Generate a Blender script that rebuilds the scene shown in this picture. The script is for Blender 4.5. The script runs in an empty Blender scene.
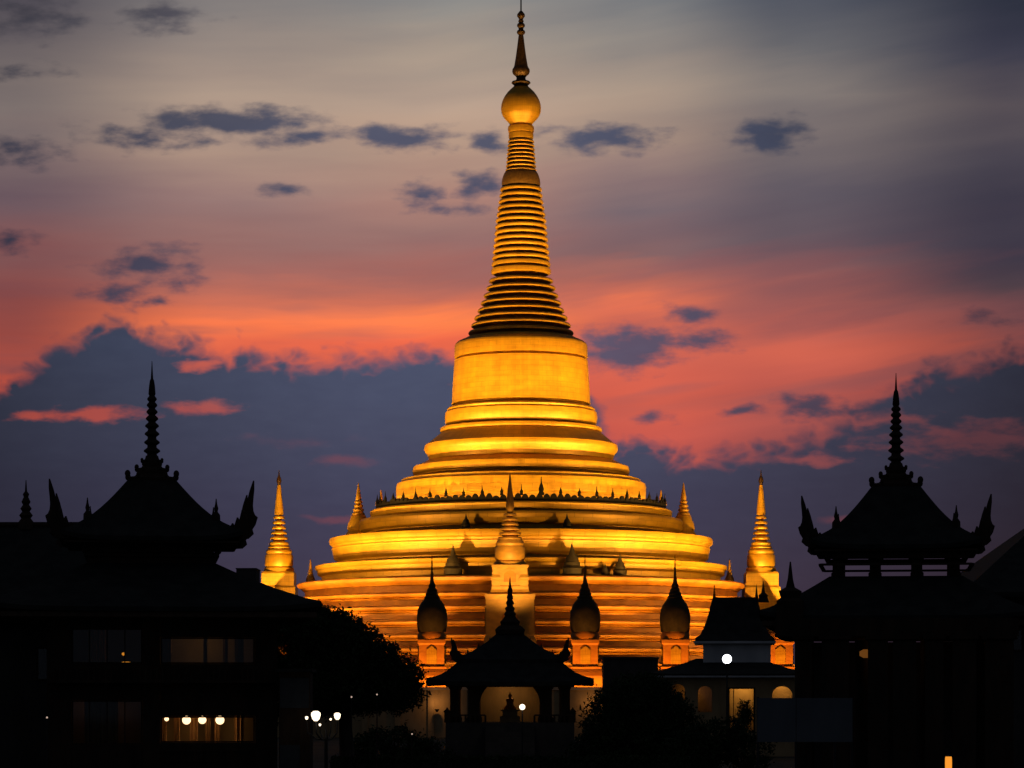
import bpy, bmesh, math, random
from mathutils import Vector, Matrix
R = math.radians
rnd = random.Random(7)
SC = bpy.context.scene
COL = SC.collection
F = 2800.0          # focal length in pixels
CX, HY = 512.0, 695.0
CZ = 5.0            # camera height

# ------------------------------------------------------------------ camera
cam = bpy.data.cameras.new('camera'); camo = bpy.data.objects.new('camera', cam); COL.objects.link(camo)
camo.location = (0, 0, CZ); camo.rotation_euler = (R(90), 0, 0)
cam.sensor_width = 36; cam.lens = 36*F/1024; cam.shift_y = (HY-384)/1024
cam.clip_start = 0.5; cam.clip_end = 20000
SC.camera = camo
SC.view_settings.view_transform = 'Standard'; SC.view_settings.look = 'None'
SC.view_settings.exposure = 0; SC.view_settings.gamma = 1
SC.cycles.max_bounces = 5; SC.cycles.diffuse_bounces = 1; SC.cycles.glossy_bounces = 2
SC.cycles.transparent_max_bounces = 12
SC.cycles.sample_clamp_indirect = 3

def lin(c):
    return tuple(((v/255)/12.92 if v/255 <= .04045 else ((v/255+.055)/1.055)**2.4) for v in c)

# ------------------------------------------------------------------ sky
W = bpy.data.worlds.new("World"); SC.world = W; W.use_nodes = True
wt = W.node_tree; wt.nodes.clear()
def N(t, **kw):
    n = wt.nodes.new(t)
    for k, v in kw.items(): setattr(n, k, v)
    return n
def put(sock, v):
    if isinstance(v, bpy.types.NodeSocket): wt.links.new(v, sock)
    else: sock.default_value = v
def M(op, a, b=None, c=None, clamp=False):
    n = N('ShaderNodeMath', operation=op, use_clamp=clamp); put(n.inputs[0], a)
    if b is not None: put(n.inputs[1], b)
    if c is not None: put(n.inputs[2], c)
    return n.outputs[0]
def VM(op, a, b=None):
    n = N('ShaderNodeVectorMath', operation=op); put(n.inputs[0], a)
    if b is not None: put(n.inputs[1], b)
    return n.outputs['Value'] if op == 'LENGTH' else n.outputs[0]
def SS(v, lo, hi):
    n = N('ShaderNodeMapRange', interpolation_type='SMOOTHSTEP'); put(n.inputs[0], v)
    n.inputs[1].default_value = lo; n.inputs[2].default_value = hi
    return n.outputs[0]
def LR(v, lo, hi, a=0., b=1.):
    n = N('ShaderNodeMapRange', interpolation_type='LINEAR'); put(n.inputs[0], v)
    n.inputs[1].default_value = lo; n.inputs[2].default_value = hi; n.inputs[3].default_value = a; n.inputs[4].default_value = b
    return n.outputs[0]
def MIX(f, a, b, mode='MIX'):
    n = N('ShaderNodeMix', data_type='RGBA', blend_type=mode)
    put(n.inputs[0], f); put(n.inputs[6], a); put(n.inputs[7], b)
    return n.outputs[2]
def RAMP(v, stops, interp='LINEAR'):
    n = N('ShaderNodeValToRGB'); put(n.inputs[0], v); e = n.color_ramp.elements
    n.color_ramp.interpolation = interp
    while len(e) > 1: e.remove(e[-1])
    for i, (p, c) in enumerate(stops):
        q = e[0] if i == 0 else e.new(p)
        q.position = p; q.color = (*c, 1)
    return n.outputs[0]
def CURVE(v, pts):
    n = N('ShaderNodeFloatCurve'); put(n.inputs[1], v); c = n.mapping.curves[0]
    for i, (x, y) in enumerate(pts):
        if i < 2: c.points[i].location = (x, y)
        else: c.points.new(x, y)
    for p in c.points: p.handle_type = 'VECTOR'
    n.mapping.update()
    return n.outputs[0]
def NOISE(vec, scale, detail=5, rough=.55):
    n = N('ShaderNodeTexNoise'); put(n.inputs['Vector'], vec)
    n.inputs['Scale'].default_value = scale; n.inputs['Detail'].default_value = detail; n.inputs['Roughness'].default_value = rough
    return n
def SCALE(vec, s, off=(0, 0, 0), rot=0):
    n = N('ShaderNodeMapping'); put(n.inputs[0], vec); n.inputs['Scale'].default_value = s; n.inputs['Location'].default_value = off
    if rot: n.inputs['Rotation'].default_value = (0, 0, math.radians(rot))
    return n.outputs[0]

tc = N('ShaderNodeTexCoord'); sp = N('ShaderNodeSeparateXYZ'); wt.links.new(tc.outputs['Generated'], sp.inputs[0])
dx, dy, dz = sp.outputs
ys = M('MAXIMUM', dy, 0.2)
U = M('MULTIPLY_ADD', M('DIVIDE', dx, ys), F, CX)           # compass direction, in units of 1/2800
V = M('MULTIPLY_ADD', M('DIVIDE', dz, ys), -F, HY)          # height above the horizon, same units
cb = N('ShaderNodeCombineXYZ'); put(cb.inputs[0], M('MULTIPLY', U, .01)); put(cb.inputs[1], M('MULTIPLY', V, .01))
P = cb.outputs[0]
# background glow: one colour ramp over height for each of several compass directions
shear = M('MULTIPLY', M('MAXIMUM', M('SUBTRACT', U, 420), 0), .0016)
cs_ = N('ShaderNodeCombineXYZ'); put(cs_.inputs[0], M('MULTIPLY', U, .01)); put(cs_.inputs[1], M('ADD', M('MULTIPLY', V, .01), shear))
PS = cs_.outputs[0]
streak = NOISE(SCALE(PS, (.16, 1.0, 1)), 1.6, 5, .55).outputs[0]
streak2 = NOISE(SCALE(PS, (.14, 1.0, 1), (7, 3, 0)), 3.5, 4, .5).outputs[0]
tilt = M('MULTIPLY', M('SUBTRACT', U, 512), .04)
Vw = M('ADD', V, M('MULTIPLY', M('SUBTRACT', streak, .5), 60))
Vw = M('ADD', Vw, M('MULTIPLY', M('SUBTRACT', streak2, .5), 26))
Vn = M('DIVIDE', Vw, 768)
cols = {
 10:  [(0,(84,80,88)),(60,(106,99,101)),(110,(122,112,110)),(165,(116,99,102)),(200,(104,86,95)),(245,(124,84,86)),(290,(132,74,73)),(330,(146,72,66)),(410,(185,78,62))],
 230: [(0,(128,124,124)),(45,(146,135,129)),(100,(170,151,137)),(150,(172,146,131)),(195,(150,121,118)),(235,(150,112,108)),(275,(156,102,97)),(302,(204,112,88)),(325,(248,124,78)),(350,(226,104,76)),(415,(195,86,74))],
 480: [(0,(138,139,138)),(50,(166,153,140)),(100,(180,158,142)),(150,(180,152,134)),(205,(168,128,118)),(240,(148,113,110)),(275,(164,104,97)),(300,(205,112,88)),(322,(255,132,76)),(345,(240,108,76)),(420,(200,84,74))],
 640: [(0,(122,125,128)),(50,(145,138,132)),(95,(164,147,134)),(140,(160,138,126)),(180,(136,115,116)),(215,(116,102,110)),(255,(132,100,102)),(280,(190,108,90)),(296,(232,118,82)),(320,(204,104,86)),(350,(200,99,84)),(395,(216,98,78)),(430,(196,88,78))],
 790: [(0,(84,89,100)),(50,(102,103,108)),(90,(132,124,120)),(135,(118,109,110)),(190,(94,88,99)),(245,(98,85,95)),(275,(134,90,92)),(300,(176,98,88)),(325,(184,96,85)),(352,(202,98,80)),(390,(184,88,78)),(440,(150,76,76))],
 1010:[(0,(44,49,64)),(50,(60,61,76)),(100,(84,78,85)),(150,(70,67,79)),(200,(58,56,71)),(250,(60,56,71)),(290,(76,62,71)),(315,(118,73,76)),(345,(150,74,66)),(390,(120,62,66)),(440,(90,52,60))],
}
base = None; ks = sorted(cols)
for i, k in enumerate(ks):
    c = RAMP(Vn, [(p/768, lin(q)) for p, q in cols[k]])
    base = c if base is None else MIX(SS(U, ks[i-1], k), base, c)
# fine horizontal fibres in the high cloud
fib = NOISE(SCALE(PS, (.22, 1.5, 1), (2, 9, 0)), 1.7, 3, .45).outputs[0]
base = MIX(1, base, RAMP(fib, [(0.3, (.93, .91, .93)), (.7, (1.13, 1.08, 1.03))]), 'MULTIPLY')
# mauve veils drawn across the afterglow
veil = NOISE(SCALE(PS, (.13, 1.0, 1), (5, 2, 0)), 2.4, 4, .5).outputs[0]
band = M('MULTIPLY', SS(V, 215, 270), SS(V, 440, 380))
vcol = RAMP(M('DIVIDE', U, 1024), [(0, lin((118,72,78))), (.4, lin((158,102,98))), (.65, lin((150,92,94))), (1, lin((84,60,70)))])
base = MIX(M('MULTIPLY', M('MULTIPLY', SS(veil, .46, .66), band), .5), base, vcol)
# low cumulus
wn = NOISE(SCALE(P, (1, 1.5, 1)), 2.2, 4, .5)
Pw = VM('ADD', P, VM('MULTIPLY', VM('SUBTRACT', wn.outputs['Color'], (.5, .5, .5)), (.50, .22, 0)))
fbm = NOISE(SCALE(P, (1, 2.5, 1), (3.3, 1.7, 0)), 2.9, 6, .52).outputs[0]
def BILLOW(scale, off):
    n = N('ShaderNodeTexVoronoi', feature='SMOOTH_F1'); put(n.inputs['Vector'], SCALE(Pw, (1, 1.35, 1), off)); n.inputs['Scale'].default_value = scale
    n.inputs['Smoothness'].default_value = .25
    return M('SUBTRACT', .5, n.outputs['Distance'])
bil = BILLOW(4.2, (1.3, .4, 0)); bil2 = BILLOW(9.5, (4.3, 2.4, 0))
fine = NOISE(SCALE(P, (1, 1.5, 1), (9.3, 4.7, 0)), 9.0, 6, .6).outputs[0]
def blobs(lst):
    d = None
    for (cx, cy, hw, hh, a) in lst:
        mp = N('ShaderNodeMapping', vector_type='TEXTURE'); put(mp.inputs[0], Pw)
        mp.inputs['Location'].default_value = (cx*.01, cy*.01, 0); mp.inputs['Scale'].default_value = (hw*.01, hh*.01, 1)
        q = M('MULTIPLY', M('SUBTRACT', 1.0, VM('LENGTH', mp.outputs[0])), a)
        d = q if d is None else M('MAXIMUM', d, q)
    return M('MAXIMUM', d, -1.2)
small = blobs([(35,14,52,26,.62),(165,17,50,16,.85),(17,72,40,9,.5),(228,121,108,18,1.3),(150,136,70,15,.75),(400,138,58,17,1.15),
  (300,136,60,14,.8),(15,151,48,15,.55),(605,139,70,17,1.05),(488,141,28,13,.9),(772,135,42,23,1.15),(417,198,28,15,1.05),(480,185,28,18,1.15),
  (455,207,30,6,.6),(285,191,30,8,.7),(14,241,32,12,.9),(145,263,52,19,.95),(112,293,36,12,.9),(155,303,22,7,.8),(180,282,22,16,.55),(690,314,36,12,1.0),(628,349,66,24,1.25),
  (700,340,36,16,.9),(745,411,20,8,.9),(808,406,40,16,1.15),(655,418,26,8,.6),(985,317,30,8,.5),(860,408,50,10,.8)])
sd = M('ADD', M('MULTIPLY', small, 1.1), M('MULTIPLY', M('SUBTRACT', fbm, .5), 2.1))
sd = M('ADD', sd, M('MULTIPLY', M('SUBTRACT', fine, .5), .4))
sa = SS(sd, -.2, .95)
bank_pts = [(-60,385),(0,379),(22,372),(42,352),(58,336),(80,330),(100,320),(120,314),(140,323),(162,331),(200,336),(240,338),(248,346),(232,354),(300,355),(345,352),(400,346),(432,346),(460,352),(590,392),
            (612,434),(635,432),(650,440),(700,455),(730,447),(768,441),(800,433),(822,424),(845,414),(862,400),(890,390),(905,380),(922,366),(938,358),(960,361),(985,352),(1010,346),(1040,350),(1100,345)]
bank_pts = sorted(bank_pts)
Un = M('DIVIDE', M('ADD', U, 60), 1160)
Uw = M('ADD', Un, M('MULTIPLY', M('SUBTRACT', wn.outputs[0], .5), .012))
top = M('MULTIPLY', CURVE(Uw, [((x+60)/1160, y/768) for x, y in bank_pts]), 768)
bd = M('DIVIDE', M('SUBTRACT', V, top), 20)
bd = M('ADD', bd, M('MULTIPLY', M('SUBTRACT', fbm, .5), .9))
bd = M('ADD', bd, M('MULTIPLY', M('SUBTRACT', fine, .5), .3))
bd = M('ADD', bd, M('ADD', M('MULTIPLY', bil, 1.1), M('MULTIPLY', bil2, .6)))
ba = SS(bd, -.45, 1.15)
hole = blobs([(78,415,90,11,1.2),(200,408,44,12,1.0),(200,365,30,10,1.4),(980,440,120,22,1.0),(806,459,52,8,1.1),(880,446,60,9,.7),(880,420,70,10,.8),(1010,432,60,12,.8)])
hd = M('ADD', hole, M('MULTIPLY', M('SUBTRACT', fbm, .5), 2.4))
ha = SS(hd, .0, 1.05)
ba = M('MULTIPLY', ba, M('SUBTRACT', 1, M('MULTIPLY', ha, .72)))
ccol = RAMP(M('DIVIDE', M('ADD', V, M('MULTIPLY', M('SUBTRACT', streak, .5), 60)), 768), [(0, lin((88,86,98))), (.17, lin((68,78,104))), (.34, lin((70,78,104))), (.44, lin((76,84,110))), (.54, lin((73,78,102))), (.66, lin((66,66,90))), (.78, lin((66,59,80))), (.92, lin((50,42,58)))])
ccol = MIX(1, ccol, RAMP(fbm, [(.3, (.95, .95, .96)), (.7, (1.05, 1.05, 1.04))]), 'MULTIPLY')
side = CURVE(M('DIVIDE', M('ADD', U, 200), 1424), [(0, .3), (200/1424, .42), (330/1424, .62), (560/1424, .95), (800/1424, .95), (960/1424, .7), (1120/1424, .46), (1224/1424, .3), (1, .22)])
ccol = MIX(1, ccol, N('ShaderNodeCombineColor').outputs[0], 'MULTIPLY')
cc = [n for n in wt.nodes if n.bl_idname == 'ShaderNodeCombineColor'][-1]
for i in range(3): put(cc.inputs[i], side)
faint = SS(M('ADD', blobs([(340,462,46,8,.7),(300,440,80,10,.3),(860,520,60,6,.6),(345,518,60,5,.8)]), M('MULTIPLY', M('SUBTRACT', fbm, .5), .8)), .05, .7)
ccol = MIX(M('MULTIPLY', faint, .3), ccol, (*lin((150, 70, 72)), 1))
sky = MIX(M('MULTIPLY', sa, .92), base, ccol)
sky = MIX(ba, sky, ccol)
# away from the afterglow the dusk sky is dark
sky = MIX(SS(dz, .27, .62), sky, (.022, .026, .04, 1))
sky = MIX(SS(M('ADD', dy, M('MULTIPLY', M('ABSOLUTE', dz), -.2)), .94, .45), sky, (.030, .036, .050, 1))
bg = N('ShaderNodeBackground'); put(bg.inputs[0], sky); bg.inputs[1].default_value = 1.0
st = N('ShaderNodeTexSky', sky_type='NISHITA'); st.sun_disc = False; st.sun_elevation = R(.5); st.sun_rotation = R(8)
bg2 = N('ShaderNodeBackground'); put(bg2.inputs[0], st.outputs[0]); bg2.inputs[1].default_value = .0006
ad = N('ShaderNodeAddShader'); wt.links.new(bg.outputs[0], ad.inputs[0]); wt.links.new(bg2.outputs[0], ad.inputs[1])
ow = N('ShaderNodeOutputWorld'); wt.links.new(ad.outputs[0], ow.inputs[0])

# the last of the sun, low behind the stupa
sl = bpy.data.lights.new('sun', 'SUN'); sl.energy = .02; sl.angle = R(4); sl.color = (1, .5, .3)
so = bpy.data.objects.new('sun', sl); COL.objects.link(so); so.rotation_euler = (R(-89), 0, R(-8)); so.location = (0, 600, 80)

# ------------------------------------------------------------------ materials
def mat(name, c1, c2=None, rough=.6, metal=0., scale=1., stretch=(1, 1, 1), bump=0., bscale=None, rvar=.1, emit=None, estr=0., spec=.5, plates=None):
    m = bpy.data.materials.new(name); m.use_nodes = True; t = m.node_tree
    b = t.nodes['Principled BSDF']; b.inputs['Metallic'].default_value = metal; b.inputs['Roughness'].default_value = rough
    b.inputs['Specular IOR Level'].default_value = spec
    tcn = t.nodes.new('ShaderNodeTexCoord'); mp = t.nodes.new('ShaderNodeMapping'); mp.inputs['Scale'].default_value = stretch
    t.links.new(tcn.outputs['Object'], mp.inputs[0])
    n = t.nodes.new('ShaderNodeTexNoise'); n.inputs['Scale'].default_value = scale; n.inputs['Detail'].default_value = 6
    t.links.new(mp.outputs[0], n.inputs['Vector'])
    r = t.nodes.new('ShaderNodeValToRGB'); r.color_ramp.elements[0].position = .32; r.color_ramp.elements[1].position = .68
    r.color_ramp.elements[0].color = (*c1, 1); r.color_ramp.elements[1].color = (*(c2 or c1), 1)
    t.links.new(n.outputs[0], r.inputs[0]); t.links.new(r.outputs[0], b.inputs['Base Color'])
    mr = t.nodes.new('ShaderNodeMapRange'); mr.inputs[3].default_value = max(0, rough-rvar); mr.inputs[4].default_value = min(1, rough+rvar)
    t.links.new(n.outputs[0], mr.inputs[0]); t.links.new(mr.outputs[0], b.inputs['Roughness'])
    if plates:      # overlapping gold plates round a turned body, with rain streaks
        pw, ph, rad = plates
        sx = t.nodes.new('ShaderNodeSeparateXYZ'); t.links.new(tcn.outputs['Object'], sx.inputs[0])
        at2 = t.nodes.new('ShaderNodeMath'); at2.operation = 'ARCTAN2'; t.links.new(sx.outputs[0], at2.inputs[0]); t.links.new(sx.outputs[1], at2.inputs[1])
        ml = t.nodes.new('ShaderNodeMath'); ml.operation = 'MULTIPLY'; ml.inputs[1].default_value = rad; t.links.new(at2.outputs[0], ml.inputs[0])
        cx_ = t.nodes.new('ShaderNodeCombineXYZ'); t.links.new(ml.outputs[0], cx_.inputs[0]); t.links.new(sx.outputs[2], cx_.inputs[1])
        bk = t.nodes.new('ShaderNodeTexBrick'); t.links.new(cx_.outputs[0], bk.inputs['Vector']); bk.inputs['Scale'].default_value = 1
        bk.inputs['Brick Width'].default_value = pw; bk.inputs['Row Height'].default_value = ph; bk.inputs['Mortar Size'].default_value = .035; bk.inputs['Bias'].default_value = 0
        bk.inputs['Color1'].default_value = (.90, .89, .87, 1); bk.inputs['Color2'].default_value = (1, 1, 1, 1); bk.inputs['Mortar'].default_value = (.74, .72, .68, 1)
        m2 = t.nodes.new('ShaderNodeMapping'); m2.inputs['Scale'].default_value = (.9, .10, 1); t.links.new(cx_.outputs[0], m2.inputs[0])
        n3 = t.nodes.new('ShaderNodeTexNoise'); n3.inputs['Scale'].default_value = 1.0; n3.inputs['Detail'].default_value = 5; t.links.new(m2.outputs[0], n3.inputs['Vector'])
        r3 = t.nodes.new('ShaderNodeValToRGB'); r3.color_ramp.elements[0].position = .35; r3.color_ramp.elements[1].position = .62
        r3.color_ramp.elements[0].color = (.88, .86, .84, 1); r3.color_ramp.elements[1].color = (1, 1, 1, 1); t.links.new(n3.outputs[0], r3.inputs[0])
        last = r.outputs[0]
        for src in (bk.outputs[0], r3.outputs[0]):
            mx_ = t.nodes.new('ShaderNodeMix'); mx_.data_type = 'RGBA'; mx_.blend_type = 'MULTIPLY'; mx_.inputs[0].default_value = 1
            t.links.new(last, mx_.inputs[6]); t.links.new(src, mx_.inputs[7]); last = mx_.outputs[2]
        t.links.new(last, b.inputs['Base Color'])
    if bump:
        n2 = t.nodes.new('ShaderNodeTexNoise'); n2.inputs['Scale'].default_value = bscale or scale*3; n2.inputs['Detail'].default_value = 4
        t.links.new(mp.outputs[0], n2.inputs['Vector'])
        bp = t.nodes.new('ShaderNodeBump'); bp.inputs['Strength'].default_value = bump; bp.inputs['Distance'].default_value = .1
        t.links.new(n2.outputs[0], bp.inputs['Height']); t.links.new(bp.outputs[0], b.inputs['Normal'])
    if emit:
        b.inputs['Emission Color'].default_value = (*emit, 1); b.inputs['Emission Strength'].default_value = estr
    return m
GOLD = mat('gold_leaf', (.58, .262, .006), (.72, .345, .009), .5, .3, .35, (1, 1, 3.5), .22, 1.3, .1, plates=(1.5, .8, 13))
GOLD_DIM = mat('dimmed_gold', (.40, .120, .002), (.66, .215, .004), .58, .2, .5, (1, 1, 1.6), .35, 2.0, .1)  # redder, darker gold: light falling off toward the base is put into colour
GOLDP = mat('pale_gold', (.46, .20, .018), (.64, .30, .03), .55, .2, .8, (1, 1, 2), .3, 3, .1)
LOTUS = mat('dull_gold', (.14, .062, .010), (.24, .11, .016), .5, .4, 3, (1, 1, 1), .3, 6)
HTI = mat('dark_gold_filigree', (.05, .022, .006), (.10, .045, .010), .5, .6, 3, (1, 1, 1), .3, 9)
SHADED = mat('shaded_gold', (.030, .020, .009), (.060, .038, .016), .65, .1, 1.2, (1, 1, 1), .3, 4, spec=.2)  # gold made near-black: bells turned from the floodlights have their shade in the colour
STONE = mat('plinth_plaster', (.38, .28, .18), (.56, .42, .28), .8, 0, .6, (1, 1, .6), .3, 3)
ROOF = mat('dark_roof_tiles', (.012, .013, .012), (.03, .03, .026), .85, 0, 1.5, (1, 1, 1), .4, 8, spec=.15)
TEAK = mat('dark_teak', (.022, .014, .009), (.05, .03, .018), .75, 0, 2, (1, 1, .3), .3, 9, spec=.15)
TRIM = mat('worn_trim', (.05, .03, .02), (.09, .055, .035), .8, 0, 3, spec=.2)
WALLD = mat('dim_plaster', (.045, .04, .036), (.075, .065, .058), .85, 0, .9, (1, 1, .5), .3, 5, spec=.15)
PALE = mat('pale_plaster', (.42, .42, .42), (.56, .55, .54), .85, 0, .7, (1, 1, .5), .2, 5, spec=.2)
OCHRE = mat('ochre_plaster', (.30, .20, .10), (.42, .28, .14), .85, 0, .9, (1, 1, .5), .2, 5, spec=.2)
PANEL = mat('grey_sheet_metal', (.08, .09, .10), (.11, .12, .13), .6, .0, .8, (1, 1, .4), .1, 4, spec=.25)
CREST = mat('silhouette_cresting', (.006, .004, .003), (.012, .008, .005), .8, 0, 3, spec=.1)  # near-black so the floodlit cresting stays a silhouette; shade put into the colour
SHUT = mat('faded_shutter', (.03, .036, .042), (.045, .052, .06), .8, 0, 2, spec=.1)
IRON = mat('black_iron', (.012, .012, .013), (.025, .024, .024), .55, .5, 5)
LEAF = mat('dark_leaves', (.022, .035, .014), (.045, .065, .025), .8, 0, .8, spec=.1)
BARK = mat('bark', (.04, .03, .022), (.08, .06, .04), .9, 0, 2, (1, 1, .3), .5, 8)
EARTH = mat('ground_earth', (.03, .028, .022), (.06, .055, .04), .95, 0, .15, (1, 1, 1), .4, 2, spec=.1)
PAVE = mat('terrace_paving', (.12, .10, .08), (.2, .17, .13), .8, 0, .5, (1, 1, 1), .2, 2)
CURT = mat('amber_curtain', (.42, .22, .08), (.55, .32, .13), .9, 0, 2, (3, 3, .3))
ROOM = mat('room_plaster', (.34, .24, .12), (.42, .30, .15), .9, 0, 1)
GLOBE = mat('lit_globe_warm', (.9, .8, .6), rough=.4, emit=(1, .66, .34), estr=2.2)
GLOBEW = mat('lit_globe_white', (.9, .9, .9), rough=.4, emit=(1, .80, .55), estr=2.4)
GLOBEC = mat('lit_globe_cool', (.9, .9, .9), rough=.4, emit=(.95, .96, 1), estr=5)
AMBER = mat('lit_amber_glass', (.9, .5, .1), rough=.4, emit=(1, .34, .03), estr=.95)
LENS = mat('lit_flood_lens', (.9, .7, .4), rough=.3, emit=(1, .65, .25), estr=3)
DIM = mat('dim_bulb', (.9, .8, .7), rough=.4, emit=(1, .7, .55), estr=.55)
def glassmat():
    m = bpy.data.materials.new('window_glass'); m.use_nodes = True; t = m.node_tree; t.nodes.clear()
    a = t.nodes.new('ShaderNodeBsdfTransparent'); a.inputs[0].default_value = (.8, .82, .8, 1)
    g = t.nodes.new('ShaderNodeBsdfGlossy'); g.inputs['Roughness'].default_value = .04
    f = t.nodes.new('ShaderNodeFresnel'); f.inputs[0].default_value = 1.5
    x = t.nodes.new('ShaderNodeMixShader'); o = t.nodes.new('ShaderNodeOutputMaterial')
    t.links.new(f.outputs[0], x.inputs[0]); t.links.new(a.outputs[0], x.inputs[1]); t.links.new(g.outputs[0], x.inputs[2]); t.links.new(x.outputs[0], o.inputs[0])
    return m
GLASS = glassmat()

# ------------------------------------------------------------------ builders
class MB:
    def __init__(s): s.v = []; s.f = []; s.sm = []
    def add(s, vs, fs, smooth=False):
        o = len(s.v); s.v += [tuple(v) for v in vs]; s.f += [tuple(i+o for i in f) for f in fs]; s.sm += [smooth]*len(fs); return s
    def box(s, x0, x1, y0, y1, z0, z1):
        vs = [(x, y, z) for z in (z0, z1) for y in (y0, y1) for x in (x0, x1)]
        return s.add(vs, [(0,2,3,1),(4,5,7,6),(0,1,5,4),(1,3,7,5),(3,2,6,7),(2,0,4,6)])
    def lathe(s, prof, seg=32, cx=0, cy=0, rot=0., mod=None, smooth=True, arc=None):
        """prof: (r, z) bottom to top; closed with caps"""
        vs = []; fs = []; n = len(prof)
        for r, z in prof:
            for k in range(seg):
                a = rot + 2*math.pi*k/seg
                q = r + (mod(k) if mod else 0)
                vs.append((cx+q*math.cos(a), cy+q*math.sin(a), z))
        for i in range(n-1):
            for k in range(seg):
                k2 = (k+1) % seg
                fs.append((i*seg+k, i*seg+k2, (i+1)*seg+k2, (i+1)*seg+k))
        s.add(vs, fs, smooth)
        o = len(s.v)-len(vs)
        s.f.append(tuple(o+k for k in reversed(range(seg)))); s.sm.append(False)
        s.f.append(tuple(o+(n-1)*seg+k for k in range(seg))); s.sm.append(False)
        return s
    def sq(s, prof, cx=0, cy=0):                      # square plan; r = half width
        return s.lathe([(r*math.sqrt(2), z) for r, z in prof], 4, cx, cy, math.pi/4, smooth=False)
    def tube(s, pts, rad, seg=8):
        pts = [Vector(p) for p in pts]; n = len(pts)
        rad = rad if isinstance(rad, (list, tuple)) else [rad]*n
        vs = []; fs = []
        for i, p in enumerate(pts):
            d = (pts[min(i+1, n-1)]-pts[max(i-1, 0)]).normalized()
            a = d.orthogonal().normalized(); b = d.cross(a)
            if i and a.dot(pa) < 0: pass
            if i:
                a = (pa - d*pa.dot(d)).normalized(); b = d.cross(a)
            pa = a
            for k in range(seg):
                t = 2*math.pi*k/seg; vs.append(p+(a*math.cos(t)+b*math.sin(t))*rad[i])
        for i in range(n-1):
            for k in range(seg):
                k2 = (k+1) % seg; fs.append((i*seg+k, i*seg+k2, (i+1)*seg+k2, (i+1)*seg+k))
        fs.append(tuple(reversed(range(seg)))); fs.append(tuple((n-1)*seg+k for k in range(seg)))
        return s.add(vs, fs, True)
    def ball(s, c, r, seg=16, rings=10, sz=1.):
        pr = [(max(r*math.sin(math.pi*i/rings), .002), c[2]-r*sz*math.cos(math.pi*i/rings)) for i in range(rings+1)]
        return s.lathe(pr, seg, c[0], c[1])
    def plate(s, outline, th, M4):                     # an outline in its own plane, given thickness, placed by a matrix
        n = len(outline); vs = [M4 @ Vector((u, -th/2, v)) for u, v in outline]+[M4 @ Vector((u, th/2, v)) for u, v in outline]
        fs = [tuple(range(n)), tuple(reversed(range(n, 2*n)))]+[(i, i+n, (i+1) % n+n, (i+1) % n) for i in range(n)]
        return s.add(vs, fs)
    def build(s, name, m, parent=None, loc=None, bevel=0):
        me = bpy.data.meshes.new(name); me.from_pydata(s.v, [], s.f)
        me.polygons.foreach_set('use_smooth', s.sm)
        bm = bmesh.new(); bm.from_mesh(me); bmesh.ops.recalc_face_normals(bm, faces=bm.faces); bm.to_mesh(me); bm.free()
        me.materials.append(m); o = bpy.data.objects.new(name, me); COL.objects.link(o)
        if any(s.sm):
            for e in me.edges: pass
            try: me.set_sharp_from_angle(angle=R(35))
            except Exception: pass
        if parent: o.parent = parent
        if loc: o.location = loc
        if bevel:
            b = o.modifiers.new('bevel', 'BEVEL'); b.width = bevel; b.segments = 2; b.limit_method = 'ANGLE'
        return o
def tag(o, label, cat, group=None, kind=None):
    o['label'] = label; o['category'] = cat
    if group: o['group'] = group
    if kind: o['kind'] = kind
    return o
def struct(o): o['kind'] = 'structure'; return o
def thing(name, label, cat, loc=(0, 0, 0), rz=0, group=None):
    o = bpy.data.objects.new(name, None); COL.objects.link(o); o.location = loc; o.rotation_euler = (0, 0, rz); o.empty_display_size = .5
    return tag(o, label, cat, group)
def copy_tree(o, parent=None):
    c = o.copy(); COL.objects.link(c); c.parent = parent
    for ch in list(o.children): copy_tree(ch, c)
    return c
def dup(o, loc, label, rz=None, sc=None):
    c = copy_tree(o); c.location = loc; c['label'] = label
    if rz is not None: c.rotation_euler = (0, 0, rz)
    if sc: c.scale = (sc, sc, sc)
    return c
def at(px, Y, z=0.): return Vector(((px-CX)/F*Y, Y, z))
def face(px): return -math.atan((px-CX)/F)            # turns a thing to face the viewer's side of the street
def zz(py, Y): return CZ+(HY-py)*Y/F
def lamp(name, kind, loc, energy, color, parent=None, **kw):
    l = bpy.data.lights.new(name, kind); l.energy = energy; l.color = color
    for k, v in kw.items(): setattr(l, k, v)
    o = bpy.data.objects.new(name, l); COL.objects.link(o); o.location = loc
    if parent: o.parent = parent
    return o

# ------------------------------------------------------------------ ground
g = MB()
n = 24; ext = 9000
xs = [-ext, -3000, -1000, -400, -200, -100, -50, 0, 50, 100, 200, 400, 1000, 3000, ext]
ysl = [-300, -50, 0, 50, 100, 150, 200, 250, 300, 350, 400, 500, 700, 1000, 3000, ext]
g.add([(x, y, 0) for y in ysl for x in xs], [(j*len(xs)+i, j*len(xs)+i+1, (j+1)*len(xs)+i+1, (j+1)*len(xs)+i) for j in range(len(ysl)-1) for i in range(len(xs)-1)])
struct(g.build('ground', EARTH))
pv = MB().lathe([(78, .004), (78, .12), (77.8, .13)], 64); struct(pv.build('stupa_courtyard', PAVE, loc=(1.45, 450, 0)))
struct(MB().box(-200, 200, 108, 116, .004, .008).build('road', mat('asphalt', (.03, .03, .03), (.055, .055, .055), .85, 0, 1.5)))
struct(MB().box(-200, 200, 116, 118.5, .004, .13).build('pavement', PAVE))

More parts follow.
